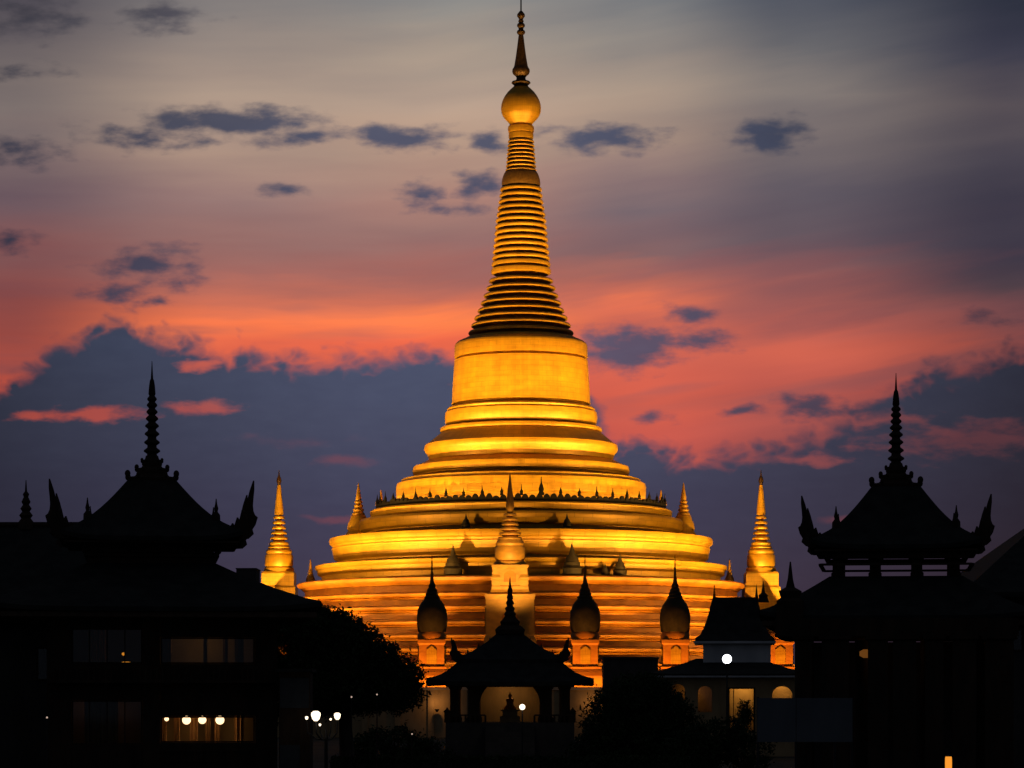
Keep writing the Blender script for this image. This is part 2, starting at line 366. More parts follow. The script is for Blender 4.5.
# ------------------------------------------------------------------ great stupa
SY = 450.0; S = SY/F; SX = (521-CX)/F*SY
def pz(y): return CZ+(HY-y)*S
def pf(lst): return [(max(r*S, .01), pz(y)) for r, y in lst]
great = thing('great_stupa', 'huge floodlit golden stupa with ringed spire towering over the roofs', 'stupa', (SX, SY, 0))
SEG = 144
def terr(name, lst, m=GOLD, seg=SEG, mod=None):
    return MB().lathe(pf(lst), seg, mod=mod).build(name, m, great)
def pil(k):   # shallow pilasters round the lower terraces
    return .10 if k % 4 == 0 else 0.
terr('terrace', [(262,728),(292,728),(292,696),(296,694.5),(296,691),(270,690.5)], GOLD_DIM, 288, pil)
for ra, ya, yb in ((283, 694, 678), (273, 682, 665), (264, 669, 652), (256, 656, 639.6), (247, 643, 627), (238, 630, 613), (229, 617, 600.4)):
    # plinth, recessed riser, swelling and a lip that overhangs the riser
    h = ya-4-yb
    terr('terrace', [(ra-30, ya), (ra+2, ya), (ra+2, ya-4.8), (ra-2.5, ya-5.4), (ra-2.5, yb+h*.50), (ra, yb+h*.46), (ra+1.5, yb+h*.36), (ra-.5, yb+h*.30), (ra+4, yb+h*.25), (ra+5, yb+h*.18), (ra+5, yb+.8), (ra+4, yb), (ra-32, yb-.4)], GOLD_DIM, 288, pil)
terr('terrace', [(200,604), (220,604), (220,599.4), (215,598.8), (215,593), (217,592), (219,590), (222,588.6), (223,585.8), (221.5,584.6), (195,584.4)], GOLD_DIM, 288, pil)
terr('terrace', [(180,588),(199,588),(199,578),(203,576),(203.5,572),(205.5,570),(205.5,567.5),(203,566.8),(170,566.5)])
terr('terrace', [(160,570),(182,570),(182,563),(187,560),(187.5,556),(188.5,551),(189,550),(188,549),(188.5,547),(191,545.5),(191.5,542),(190.5,539.8),(150,539.4)])
terr('terrace', [(140,543),(154,543),(154,533.5),(158,532.6),(160,532),(161.5,530),(162,523.5),(160.5,521.2),(140,520.8)])
terr('terrace', [(130,524),(147.5,524),(147.5,519),(150,518),(150.8,516),(150.8,512.6),(149,511.2),(120,510.8)])
terr('bell_base', [(110,514),(122.5,514),(122.5,501),(124.6,499),(125,488),(124,484.6),(121.5,483.4),(119.5,482.6),(119.5,480.6),(117,479.6),(105,479.2)])
terr('bell_base', [(95,482),(102,482),(102,475.6),(108,474.5),(108.6,471),(107.5,467.6),(104,466.4),(94,461.6),(86,461.2)])
terr('bell_base', [(80,469),(87,469),(87,462.4),(92,461),(92.5,458),(93.8,454.8),(96,452.5),(97,449.5),(96,445.8),(92.5,443.6),(80,433.4),(70,433)])
terr('bell_base', [(68,436),(77,436),(77,433.2),(80,432.6),(81.2,431),(80.6,428.8),(78.5,427.8),(65,427.6)])
terr('bell_base', [(60,431),(71,431),(71,426.6),(74.5,425.8),(75.6,423.6),(76.4,418),(75.6,413),(73.5,411.5),(74,409.8),(72.5,408.2),(60,408)])
terr('bell', [(55,410),(70.4,410),(70.4,408.6),(66,408.2),(66,405),(69.6,404.4),(69.2,402),(68.6,390),(67.6,375),(66.7,361),(63.5,360.6),(63.5,358.4),(66.6,358),(66.4,347),(65.6,344.4),(63,342.2),(60.5,341.6),(60,340.8),(55,340)])
def rings(y0, y1, pitch, frac, rf, dep):
    out = []; y = y0
    while y-pitch*frac > y1-.2:
        h = pitch*frac
        out += [(rf(y)-dep, y+.05), (rf(y)-.3, y), (rf(y-h*.35)+.25, y-h*.35), (rf(y-h*.75)+.1, y-h*.75), (rf(y-h)-.35, y-h), (rf(y-h)-dep, y-h-.05)]
        y -= pitch
    return out
def lerp(tab):
    def f(y):
        for (ya, ra), (yb, rb) in zip(tab, tab[1:]):
            if yb <= y <= ya or (ya <= y <= yb): return ra+(rb-ra)*(y-ya)/(yb-ya)
        return tab[0][1] if abs(y-tab[0][0]) < abs(y-tab[-1][0]) else tab[-1][1]
    return f
cone1 = lerp([(342, 54), (334, 52.6), (326, 49.6), (318, 46.2), (310, 42.6), (300, 38.6), (290, 34.8), (280, 31.4), (273, 29.8)])
terr('ringed_cone', [(50,343),(57,341),(55,338.5),(42,337.5)]+rings(334.5, 275, 7.45, .36, cone1, 12)+[(18,274),(18,272)], GOLD, 96)
cone2 = lerp([(273, 29.8), (262, 29.0), (240, 26.8), (220, 25), (200, 21.8), (184, 20)])
terr('ringed_cone', [(27,275),(29.6,273.8),(30,271),(29.4,269.4),(22,269),(22,266.6),(29.2,266.4),(29.4,264),(28.6,262.6),(20,262.2)]+rings(260, 186.5, 6.25, .50, cone2, 9)+[(17.6,186),(17.6,185)], GOLD, 96)
terr('lotus_band', [(16,187),(18.8,186.4),(19.4,184),(19,180),(18,176.5),(17,174),(16,172.4),(13,172)], LOTUS, 64)
cone3 = lerp([(172, 15.4), (139, 12.7)])
terr('ringed_cone', [(12,174)]+rings(171.5, 139.5, 4.1, .48, cone3, 6)+[(11.2,139.4),(12.2,138.5),(12.5,136),(12.2,133.4),(11.6,133),(12.6,132.4),(13.2,129),(12.7,126.6),(11.4,125.6),(11,124)], GOLD, 64)
terr('golden_bud', [(10,126),(11.2,124.6),(11.8,123.4),(13.2,121.8),(15.8,119.2),(18.2,116),(19.6,112.4),(20,108.4),(19.6,104.6),(18.4,100.6),(16.4,96.6),(13.4,92.4),(10.4,89.4),(8.2,87.4),(6,86.6)], GOLD, 64)
ht = terr('spire_crown', [(6,88),(7.6,87),(6.8,85.2),(8.2,84.4),(9.6,83),(8.8,81.6),(5.6,80.8),(4.6,79),(4.6,77.4),(5.6,76),(8,74),(8.8,71.8),(8.6,69.4),(7.4,67.6),(6.8,66),(5.4,58),(4,48),(2.8,38),(2.3,34.8),(3.6,34),(4.3,32.2),(3.6,30.6),(2.4,29.8),(2.6,27.8),(3.8,26.6),(4,25),(3.2,23.6),(2,23),(2.7,21.8),(2.7,20.8),(2,20),(2.4,18.4),(3.9,16.4),(3.8,14.2),(2.2,12.2),(1.2,11)], HTI, 48)
MB().lathe(pf([(.75,12),(.6,-20),(.2,-30)]), 8).build('vane_rod', IRON, ht)
# parapet of lotus leaves on the upper terrace, one continuous ring
pr = MB(); nl = 132; rr = 145*S; zb = pz(511); th = .35
vs = []; per = 6; tot = nl*per; lh_ = [rnd.choice((.55, .8, 1., 1.15)) for _ in range(nl)]
for k in range(tot):
    a = 2*math.pi*k/tot; j = k % per
    h = (3.2+[0, 2.4, 3.6, 3.9, 3.6, 2.4][j]*lh_[k//per])*S
    for (q, z) in ((rr, zb), (rr, zb+h), (rr-th, zb+h), (rr-th, zb)): vs.append((q*math.cos(a), q*math.sin(a), z))
fs = [(4*k+c, 4*((k+1) % tot)+c, 4*((k+1) % tot)+(c+1) % 4, 4*k+(c+1) % 4) for k in range(tot) for c in range(4)]
pr.add(vs, fs); pr.build('parapet', CREST, great)
for k in range(25):
    a = R(-180)+R(180)*k/24
    fm = MB().lathe([(q*(1.6 if k == 13 else 1), zb+.9+v*(1.9 if k == 13 else rnd.uniform(.8, 1.15))) for q, v in ((.26,0),(.3,.15),(.22,.3),(.27,.5),(.16,.8),(.08,1.0),(.03,1.5))], 10, (rr-.15)*math.cos(a), (rr-.15)*math.sin(a))
    fm.build('finial_post', CREST if 0 < k < 24 else GOLD, great)  # only the end posts keep gold; the others take the silhouette colour

# ------------------------------------------------------------------ smaller golden stupas
def small_stupa(name, label, px, Y, prof_spire, prof_bell, prof_ped, m, mp, group=None, rz=0, base_py=None, crown=None):
    s = Y/F
    t = thing(name, label, 'stupa', at(px, Y), rz, group)
    q = lambda l: [(max(r*s, .008), zz(y, Y)) for r, y in l]
    MB().lathe(q(prof_spire), 24).build('spire', m, t)
    MB().lathe(q(prof_bell), 32).build('bell', m, t)
    p = MB()
    p.sq(q(prof_ped)); p.build('pedestal', mp, t)
    if crown: MB().lathe(q(crown), 12).build('spire_crown', HTI, t)
    return t
rg = lambda a, b, p, f, tab, d: rings(a, b, p, f, lerp(tab), d)
def spire_tall(o=0):
    return [(9,546+o)]+rg(545+o, 515+o, 5.2, .56, [(546+o, 10), (530+o, 7.2), (514+o, 4.9)], 3.2)+[(4.6,514.5+o),(4.4,510+o),(3.2,499+o),(2.2,489+o),(1.6,485+o)]
bell_tall = lambda o=0: [(15,575+o),(15.2,571+o),(14.8,568+o),(13.2,567+o),(14.2,565+o),(14,556+o),(12.6,554+o),(13.2,552+o),(12.4,550+o),(10.6,549+o),(11.2,547.6+o),(9.4,545+o)]
crown_tall = lambda o=0: [(1.6,486+o),(1.7,484+o),(2.6,481+o),(2,478+o),(1,476+o),(.7,474+o),(.3,470+o)]
ped_tall = [(19,728),(19,662),(20,660),(20,657),(18.5,655),(18.5,612),(17.6,588),(16.2,586),(16.2,574),(15,572)]
tl = small_stupa('gilded_stupa', 'tall slim golden stupa beside the tiled roof of the globe lamp house', 279, 452, spire_tall(), bell_tall(), ped_tall, GOLD, GOLD, 'slim golden stupas flanking the great stupa', crown=crown_tall())
dup(tl, at(761, 452), 'tall slim golden stupa beside the pavilion with the open lantern storey')
# pale stupa in front of the great one
Yc = 398
cs = small_stupa('gilded_stupa', 'pale golden stupa on square pedestal directly before the great stupa', 510, Yc,
   [(12,541)]+rg(540, 509, 4.8, .56, [(541, 12.6), (525, 8.6), (508, 4.5)], 3.4)+[(4.2,508),(4.2,506),(2.6,492),(1.2,480),(.4,473)],
   [(16,568),(16.4,565),(15.6,562),(13.6,560.5),(15.2,558),(15.2,548),(13.8,546),(14.4,543.6),(12.4,540)],
   [(26,730),(26,640),(24,636),(24,600),(25,598),(25,595),(20,593),(18.5,590),(18.5,587),(17.4,586),(17.4,569),(18.4,567.6),(18.4,565.5),(15,565)], GOLDP, GOLDP, None)
kc = Yc/F
for (hw, hh, zc_, f) in ((8.5, 8, 577, 17.4), (11, 13, 620, 24)):
    for k in range(4):
        mt = Matrix.Rotation(k*math.pi/2, 4, 'Z') @ Matrix.Translation((0, -f*kc-.05, zz(zc_, Yc)))
        for w, m_, nm_ in ((1.0, GOLDP, 'niche_frame'), (.72, GOLD_DIM, 'niche')):
            MB().plate([(-hw*kc*w, -hh*kc*w), (hw*kc*w, -hh*kc*w), (hw*kc*w, hh*kc*.4*w), (hw*kc*.5*w, hh*kc*.85*w), (0, hh*kc*w), (-hw*kc*.5*w, hh*kc*.85*w), (-hw*kc*w, hh*kc*.4*w)], .16 if w == 1 else .20, mt).build(nm_, m_, cs)
for nm, sx in (('corner_post', -1), ('corner_post', 1)):
    MB().sq([(.55, 18.1), (.55, 21.2), (.7, 21.3), (.7, 21.6), (.3, 22.4), (.05, 23.4)], sx*2.0, -2.0).build(nm, GOLDP, cs)
# medium stupas standing on the terraces
Ym = 452
ms = small_stupa('terrace_stupa', 'small golden stupa on the terrace corner nearest the timber house', 358.5, Ym,
   [(7.6,516)]+rg(515, 500, 4.0, .6, [(516, 6.6), (500, 3.4)], 1.0)+[(3,499.5),(2.2,494),(1.2,488),(.4,483)],
   [(13,543),(13.4,536),(12,533),(10.4,531),(11.4,529),(10.6,524),(8.6,520),(7.8,517),(6.6,515)], [(13.5,541),(13.5,538),(12,537)], GOLD, GOLD, 'small stupas on the terraces')
dup(ms, at(683.5, Ym), 'small golden stupa on the terrace corner nearest the pillared lantern pavilion')
s3 = small_stupa('terrace_stupa', 'tiny golden stupa on the low terrace end by the slim stupa and timber house', 310.5, 452,
   [(3.4,577)]+rg(576.5, 568, 2.6, .6, [(577, 3.4), (568, 1.8)], .6)+[(1.6,568),(.9,563),(.3,559)], [(5.5,586),(5.6,583),(4.4,581),(4.6,579),(3.2,576)], [(6,588),(6,585),(5.4,584)], GOLD, GOLD, 'small stupas on the terraces')
dup(s3, at(729.5, 452), 'tiny golden stupa on the low terrace end by the curved chapel roof')
s4 = small_stupa('terrace_stupa', 'tiny pointed golden stupa at the parapet end on the timber house side', 381, 450,
   [(1.6,501),(1.5,497),(1,493),(.4,490)], [(2.4,510),(2.4,503),(1.4,500)], [(3,512),(3,508),(2.4,507)], GOLD, GOLD, 'small stupas on the terraces')
dup(s4, at(661, 450), 'tiny pointed golden stupa at the parapet end on the lantern pavilion side')
# dark domes and cones added on the terraces in place of cast shadows
def shrine(px, py, Y, h, label, src=[None]):
    s = Y/F
    t = thing('terrace_shadow', label, 'shadow shape', at(px, Y, zz(py, Y)), 0, 'shadow shapes on the terraces')
    MB().lathe([(h*.30*s, 0), (h*.30*s, h*.16*s), (h*.34*s, h*.18*s), (h*.26*s, h*.26*s), (h*.25*s, h*.37*s)], 12).build('base', SHADED, t)
    MB().lathe([(h*.22*s, h*.36*s), (h*.20*s, h*.5*s), (h*.10*s, h*.62*s), (h*.05*s, h*.8*s), (.01, h*s)], 14).build('spire', SHADED, t)
    return t
for (px, py, rpx, h, lb) in [(453, 583, 215, 30, 'dark domed shape standing in for a shadow on the terrace, near the first dark bell stupa'), (572, 583, 215, 32, 'dark cone standing in for a shadow on the terrace beside the second dark bell stupa'),
                         (466, 537, 170, 14, 'small dark cone standing in for a shadow on the upper ledge between parapet and timber house side'), (567, 537, 170, 14, 'small dark cone standing in for a shadow on the upper ledge past the pale stupa'),
                         (620, 583, 215, 22, 'squat dark cone standing in for a shadow on the terrace between second and third dark bell stupas'), (605, 583, 216, 12, 'tiny dark cone standing in for a shadow beside the squat one on the terrace')]:
    d = rpx*S; x = (px-521)*S; Yq = SY-math.sqrt(max(d*d-x*x, 1))
    shrine(px, HY-(HY-py)*SY/Yq, Yq, h, lb)

# dark bell stupas in front, unlit look put into the bell colour, on lit pedestals
Yb = 372
def bells(px, label, low=False):
    s = Yb/F
    q = lambda l: [(max(r*s, .008), zz(y, Yb)) for r, y in l]
    t = thing('bell_stupa', label, 'stupa', at(px, Yb), 0, 'dark bell shaped stupas round the base')
    MB().lathe(q([(14,632),(14,620),(8,608),(2,603),(.5,600)] if low else [(14,632),(15,626),(15.4,619),(14.6,611),(12,604.5),(9,600.5),(7.6,598.6),(8,597.4),(6.2,595.4),(6.6,593.8),(4.8,591.6),(5.2,590),(3.4,587.6),(3.7,586),(2.2,583),(1.4,576),(.8,568),(.3,555)]), 28).build('bell', SHADED, t)
    MB().lathe(q([(12,640),(14.4,638.6),(14.6,635),(12.6,631.6)]), 28).build('lotus_collar', GOLD_DIM, t)
    p = MB().sq(q([(19,730),(19,676),(17,672),(15,669),(15,667),(12.6,666),(12.6,645),(14,643.6),(14,640),(11,638)]))
    pd = p.build('pedestal', GOLD_DIM, t)
    for k in range(4):
        a = k*math.pi/2; c, sn = math.cos(a), math.sin(a)
        nb = MB(); hw = 5*s; f = 12.6*s
        # a framed niche proud of each face
        pts = [(-hw, zz(664, Yb)), (hw, zz(664, Yb)), (hw, zz(650, Yb)), (0, zz(646, Yb)), (-hw, zz(650, Yb))]
        mt = Matrix.Rotation(a, 4, 'Z') @ Matrix.Translation((0, -f-.08, 0))
        nb.plate(pts, .22, mt).build('niche', GOLD, pd)
    return t
for px, lb in [(432, 'dark bell stupa beside the broad tree crown'), (585, 'dark bell stupa just past the pale stupa, above the pavilion eave'), (675, 'dark bell stupa beside the chapel with the curved roof'), (779, 'stupa mostly hidden behind roofs, its lit pedestal above the chapel eave')]:
    bells(px, lb, px > 700)

# ------------------------------------------------------------------ floodlights
WARM = (1.0, .605, .15)
def aim(o, src, tgt):
    o.rotation_euler = (Vector(tgt)-Vector(src)).to_track_quat('-Z', 'Y').to_euler()
fl_src = None
def flood(loc, tgt, power, cone, label, blend=.6, color=WARM, group='floodlights round the great stupa', size=.25):
    """a lamp housing on a yoke; local -Z looks at the target"""
    t = thing('floodlight', label, 'floodlight', loc, 0, group)
    d = (Vector(tgt)-Vector(loc)).normalized(); q = d.to_track_quat('-Z', 'Y').to_matrix().to_4x4()
    b = MB(); b.box(-.35, .35, -.28, .28, -.02, .34); b.v = [tuple(q @ (Vector(v)+Vector((0, 0, .05)))+Vector((0, 0, .75))) for v in b.v]; b.build('housing', IRON, t)
    l = MB(); l.box(-.31, .31, -.24, .24, .0, .02); l.v = [tuple(q @ Vector(v)+Vector((0, 0, .75))) for v in l.v]; l.build('lens', LENS, t)
    MB().tube([(-.42, 0, .05), (-.42, 0, .8)], .04, 6).tube([(.42, 0, .05), (.42, 0, .8)], .04, 6).box(-.46, .46, -.2, .2, 0, .06).build('yoke', IRON, t)
    s = lamp('flood_beam', 'SPOT', d*.12+Vector((0, 0, .75)), power, color, t, spot_size=R(cone), spot_blend=blend, shadow_soft_size=size)
    s.rotation_euler = q.to_euler()
    return t
FP = dict(mast=300000, front=150000, ground=22000, par=190)
def pol(deg, r, z): a = R(deg); return Vector((SX+r*math.cos(a), SY+r*math.sin(a), z))
# masts with floodlight heads to both sides of the courtyard
for sx, nm in ((-1, 'tall steel floodlight mast on the timber house side of the courtyard'), (1, 'tall steel floodlight mast on the lantern pavilion side of the courtyard')):
    mx, my, mz = SX+sx*104, 385, 15
    t = thing('floodlight_mast', nm, 'light mast', (mx, my, 0))
    MB().tube([(0, 0, 0), (0, 0, 12), (0, 0, mz)], [.45, .34, .2], 12).build('pole', IRON, t)
    MB().box(-1.8, 1.8, -.12, .12, mz-.1, mz+.12).build('crossbar', IRON, t)
    for k, (tz, pw, cn) in enumerate(((30, .62, 34), (38, .42, 20))):
        src = Vector((mx+(k-.5)*1.6, my, mz+.2)); tgt = Vector((SX-sx*4, SY-8, tz))
        f = flood(src, tgt, FP['mast']*pw, cn, 'floodlight head on the mast crossbar aimed at the %s of the great stupa' % ('terraces', 'bell base', 'bell', 'ringed cone')[k], .7)
# ground floods
for k, dg in enumerate(range(-168, -11, 13)):
    p = pol(dg, 64, .13); flood(p, pol(dg, 40, 15), FP['ground'], 50, 'courtyard floodlight aimed up at the stupa terraces', .7)
# upper terrace floods
def strip(dg, r, z, elev, power, length, label, spread=110, inward=1):
    """a low linear luminaire lying along a ledge, throwing its light up the wall behind"""
    p = pol(dg, r, z); t = thing('strip_light', label, 'strip light', p, R(dg)+math.pi/2, 'strip lights along the stupa ledges')
    MB().box(-length/2, length/2, -.11, .11, 0, .13).build('housing', IRON, t)
    MB().box(-length/2+.04, length/2-.04, -.07, .07, .13, .145).build('lens', LENS, t)
    a = lamp('strip_beam', 'AREA', (0, 0, .2), power, WARM, t, shape='RECTANGLE', size=length, size_y=.16, spread=R(spread))
    # in the thing's frame +Y points at the axis
    d = Vector((0, math.cos(R(elev)), math.sin(R(elev)))); a.rotation_euler = d.to_track_quat('-Z', 'Y').to_euler()
    return t
# floodlight posts out in the courtyard, in front of the terraces
for dg, w, nm in ((-154, 1.0, 'far off on the timber house side'), (-134, 1.1, 'beyond the broad tree'), (-112, .7, 'between broad tree and shrine pavilion'),
                  (-68, .7, 'behind the low store'), (-46, 1.1, 'behind the chapel'), (-26, 1.0, 'far off on the lantern pavilion side')):
    p = pol(dg, 70, 0)
    t = thing('floodlight_post', 'steel floodlight post '+nm, 'light post', p)
    MB().tube([(0, 0, 0), (0, 0, 3.8)], [.16, .1], 10).build('pole', IRON, t); MB().box(-2.0, 2.0, -.07, .07, 3.8, 3.92).build('crossbar', IRON, t)
    for k, (tz, tr, pw, cn) in enumerate(((32, 22, .95, 28), (48, 10, .85, 19), (69, 4, 1.2, 15), (92, 1, 1.5, 15))):
        src = p+Vector(((k-1.5)*1.0, 0, 3.93)); flood(src, pol(dg, tr, tz), FP['front']*pw*w, cn, 'floodlight head on the post %s, for the %s' % (nm, ('terraces', 'bell', 'ringed cone', 'upper spire')[k]), .8)
for k in range(14):
    strip(-182+14.2*k, 22.4, pz(511), 52, FP['par'], 5.2, 'thin strip light behind the lotus parapet', 130)
# lights for the row of small stupas
for px, tz in ((432, 9), (585, 9), (675, 9), (779, 9)):
    p = at(px-4, Yb-9, .02); flood(p, at(px, Yb-2, 7.2), 15000, 84, 'courtyard spotlight aimed at the pedestal of a bell stupa', 1., (1, .44, .07))
for px in (455, 566):
    p = at(px, 352, .02); flood(p, at(510, Yc, 24), 115000, 15, 'courtyard floodlight aimed at the pale stupa', .8, (1, .60, .16), size=.5)
for sx, nm in ((-1, 'timber house'), (1, 'lantern pavilion')):
    p = Vector((SX+sx*76, 425, .02)); flood(p, (SX+sx*26.2, 452, 34), 190000, 10, 'courtyard floodlight aimed at the terrace stupa on the %s side' % nm, .5)
    p = Vector((SX+sx*56, 400, .02)); flood(p, (SX+sx*34, 452, 24), 150000, 8, 'courtyard floodlight aimed at the tiny terrace stupa on the %s side' % nm, .5)
for px, tx, nm in ((272, 279, 'timber house'), (768, 761, 'lantern pavilion')):
    p = at(px, 408, .02); flood(p, at(tx, 452, 31), 330000, 27, 'courtyard floodlight aimed at the slim stupa on the %s side' % nm, .6)

# ------------------------------------------------------------------ roofs of the dark buildings
def hip_roof(mb, hw0, z0, hw1, z1, sag=.08, up=.5, nu=24, nt=10, thick=.22, hd0=None, hd1=None, ax=0, ay=0):
    """curved hip roof: from a top half width hw0 at z0 to eaves hw1 at z1, eave corners swept up"""
    hd0 = hw0 if hd0 is None else hd0; hd1 = hw1 if hd1 is None else hd1
    grid = {}
    per = []
    for sdx in range(4):
        for i in range(nu):
            u = -1+2*i/nu; per.append((sdx, u))
    def P(sd, u, t):
        w = hw0+(hw1-hw0)*t; d = hd0+(hd1-hd0)*t
        z = z0+(z1-z0)*(t+sag*math.sin(math.pi*t)) + up*abs(u)**5*t**3
        x, y = ((u*w, -d), (w, u*d), (-u*w, d), (-w, -u*d))[sd]
        return (ax+x, ay+y, z)
    n = len(per); vs = []; fs = []
    for j in range(nt+1):
        for sd, u in per: vs.append(P(sd, u, j/nt))
    for sd, u in per: x, y, z = P(sd, u, 1); vs.append((x, y, z-thick))
    for sd, u in per: x, y, z = P(sd, u, 1); vs.append((ax+(x-ax)*.8, ay+(y-ay)*.8, z1-thick*.8))
    for j in range(nt+2):
        for k in range(n): fs.append((j*n+k, j*n+(k+1) % n, (j+1)*n+(k+1) % n, (j+1)*n+k))
    fs.append(tuple(range(n))); fs.append(tuple((nt+2)*n+k for k in range(n)))
    return mb.add(vs, fs)
HORN = [(-26,-2),(-18,3),(-13.5,10),(-11.5,6),(-8,16),(-5.5,12),(-2.5,24),(.5,21),(3.5,33),(6.5,44),(10.5,55),(10.6,45),(9.6,36),(9,28),(9.6,22),(11.5,17.5),(14.5,15),(12,7),(8.5,2),(10,-3),(4,-8),(-6,-9),(-18,-8)]
def horn(mb, corner, ang, s, th=.09, k=1.0):
    mt = Matrix.Translation(corner) @ Matrix.Rotation(ang, 4, 'Z')
    return mb.plate([(u*s*1.3*k, v*s*k) for u, v in HORN], th, mt)
def bead_spire(mb_s, mb_b, zf, s, tip, base, m=1.0):
    """finial stack between picture heights tip and base; zf turns height units into metres"""
    L = base-tip
    f = lambda q: zf(tip+q*L)
    pr = [(5.2,.86),(6.2,.84),(4.2,.80),(5,.785)]
    for q, r in ((.735,7.4),(.665,7.0),(.595,6.6),(.53,6.2),(.47,5.6),(.415,5.0),(.36,4.7),(.31,4.3)):
        pr += [(r*.58, q+.028), (r, q+.008), (r*.97, q-.004), (r*.58, q-.024)]
    pr += [(3.2,.27),(2.6,.20),(1.9,.16),(1.1,.145),(.7,.08),(.25,0)]
    mb_s.lathe([(max(r*s*m, .006), f(q)) for r, q in pr], 16)
    b = [(21,1.02),(23.5,.985),(23.5,.965),(17,.955),(14,.93),(15,.905),(14.6,.89),(10.5,.88),(9,.865),(10,.845),(9.6,.82),(7,.81),(6,.78)]
    mb_b.sq([(r*s*m*.9, f(q)) for r, q in b])
    for (r, q, k) in ((23, .945, 2.6), (14.5, .885, 2.0), (9.5, .82, 1.4)):
        for sx in (-1, 1):
            for sy in (-1, 1): mb_b.ball((sx*r*s*m*.93, sy*r*s*m*.93, f(q)+k*s*.3), k*s*m, 8, 6, 1.25)
            for w in (-.33, .33):
                mb_b.ball((w*2*r*s*m*.8, sx*r*s*m*.93, f(q)), k*s*m*.7, 8, 6, 1.3)

def pavilion(name, label, px, eave, ehalf, plat, phalf, tip, neck, openneck, low_top, low_thalf, low_eave, low_half, hk=.92):
    """square two-tier roof with spire; distances: centre 131 m"""
    D = 131.0; t = thing(name, label, 'building', at(px, D), face(px))
    sc, sf, sl = D/F, (D-4.0)/F, (D-8.)/F
    zf = lambda y, d: CZ+(HY-y)*d/F
    up = MB(); hw1 = ehalf*sf
    hip_roof(up, phalf*sc, zf(plat, D), hw1, zf(eave, D-4), .11, .3, thick=.2)
    ur = up.build('roof', ROOF, t)
    tr = MB(); z = zf(eave, D-4)
    tr.sq([(hw1*.93, z-.30), (hw1*.95, z-.28), (hw1*.95, z-.21), (hw1*.9, z-.17)]); tr.build('eave_fascia', TRIM, ur)
    for k in range(4):
        a = math.pi/4+k*math.pi/2
        horn(MB(), (hw1*1.0*math.copysign(1, math.cos(a)), hw1*math.copysign(1, math.sin(a)), zf(eave, D-4)+.22), a, sf, k=hk).build('corner_flame', TEAK, ur)
        # small upright finials part way up the hips
        q = hw1*.70; zt = zf(plat, D)+(zf(eave, D-4)-zf(plat, D))*(.62)
        MB().lathe([(.2, zt-.5), (.18, zt+.0), (.07, zt+.15), (.1, zt+.3), (.05, zt+.5), (.02, zt+.75)], 6, q*math.copysign(1, math.cos(a)), q*math.copysign(1, math.sin(a))).build('hip_finial', TEAK, ur)
    a_, b_ = MB(), MB(); bead_spire(a_, b_, lambda y: zf(y, D), sc, tip, plat+1, 1.12)
    sb = b_.build('spire_base', TEAK, t); a_.build('spire', TEAK, sb)
    nz0, nz1 = zf(neck[1], D-3), zf(neck[0], D-3.6); nh = neck[2]*(D-3.4)/F
    if openneck:
        for i in (-1, -.36, .36, 1):
            for j in (-1, -.36, .36, 1):
                if max(abs(i), abs(j)) == 1:
                    MB().sq([(.30, nz0-.4), (.30, nz0+.1), (.24, nz0+.15), (.24, nz1-.2), (.36, nz1-.1), (.36, nz1+.2)], i*nh*.88, j*nh*.88).build('lantern_post', TEAK, t)
        rl = MB()
        for zq, e, w in ((zf(555, D-3.5), 1.06, .13), (zf(564, D-3.5), 1.14, .05)):
            for sx in (-1, 1):
                rl.box(-nh*e, nh*e, sx*nh*e-.09, sx*nh*e+.09, zq-w, zq+w)
                rl.box(sx*nh*e-.085, sx*nh*e+.085, -nh*e+.1, nh*e-.1, zq-w+.004, zq+w-.004)
        rl.build('railing', TEAK, t)
        MB().box(-nh*.95, nh*.95, -nh*.95, nh*.95, nz1+.0, nz1+.35).build('lantern_ceiling', TEAK, t)
    else:
        MB().sq([(nh, nz0-.4), (nh, nz0+.25), (nh*1.05, nz0+.3), (nh*1.05, nz0+.42), (nh*.97, nz0+.5), (nh*.97, nz1-.1), (nh*1.06, nz1), (nh*1.06, nz1+.2)]).build('upper_wall', TEAK, t)
        for sx in (-1, 1):
            for k, q in enumerate((.18, .42)):
                MB().ball((sx*nh*1.03, -nh*.9, nz0+.4+q), .17, 10, 8).build('bracket', TEAK, t)
    lo = MB(); lh = low_half*sl
    hip_roof(lo, low_thalf*(D-3)/F, zf(low_top, D-3), lh, zf(low_eave, D-8), .03, .25, thick=.2)
    lr = lo.build('roof', ROOF, t)
    z = zf(low_eave, D-8)
    MB().sq([(lh*.96, z-.46), (lh*.975, z-.44), (lh*.975, z-.22), (lh*.93, z-.18)]).build('eave_fascia', TRIM, lr)
    return t, lh, z

# ---- the timber house with globe lamps
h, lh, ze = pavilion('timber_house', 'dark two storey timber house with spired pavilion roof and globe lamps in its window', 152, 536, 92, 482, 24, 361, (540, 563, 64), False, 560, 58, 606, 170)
s = 126/F; hz = lambda y: CZ+(HY-y)*s; hx = lambda px: (px-152)*s; FY = -5.0     # front wall plane, local
def hbox(name, x0, x1, y0, y1, yf=0., dp=.35, m=TEAK, par=None): return MB().box(hx(x0), hx(x1), FY-yf, FY-yf+dp, hz(y1), hz(y0)).build(name, m, par or h)
def pillar(px0, px1, par=None): return hbox('pillar', px0, px1, 612, 806.1, .06, .5)
pillar(48, 72); pillar(143, 160); pillar(255, 277)
hbox('beam', 72.1, 142.9, 612, 628); hbox('beam', 160.1, 254.9, 612, 637); hbox('spandrel', 72.1, 142.9, 664, 700); hbox('spandrel', 160.1, 254.9, 664, 716)
hbox('spandrel', 72.1, 142.9, 745, 806.1); hbox('spandrel', 160.1, 254.9, 743, 806.1)
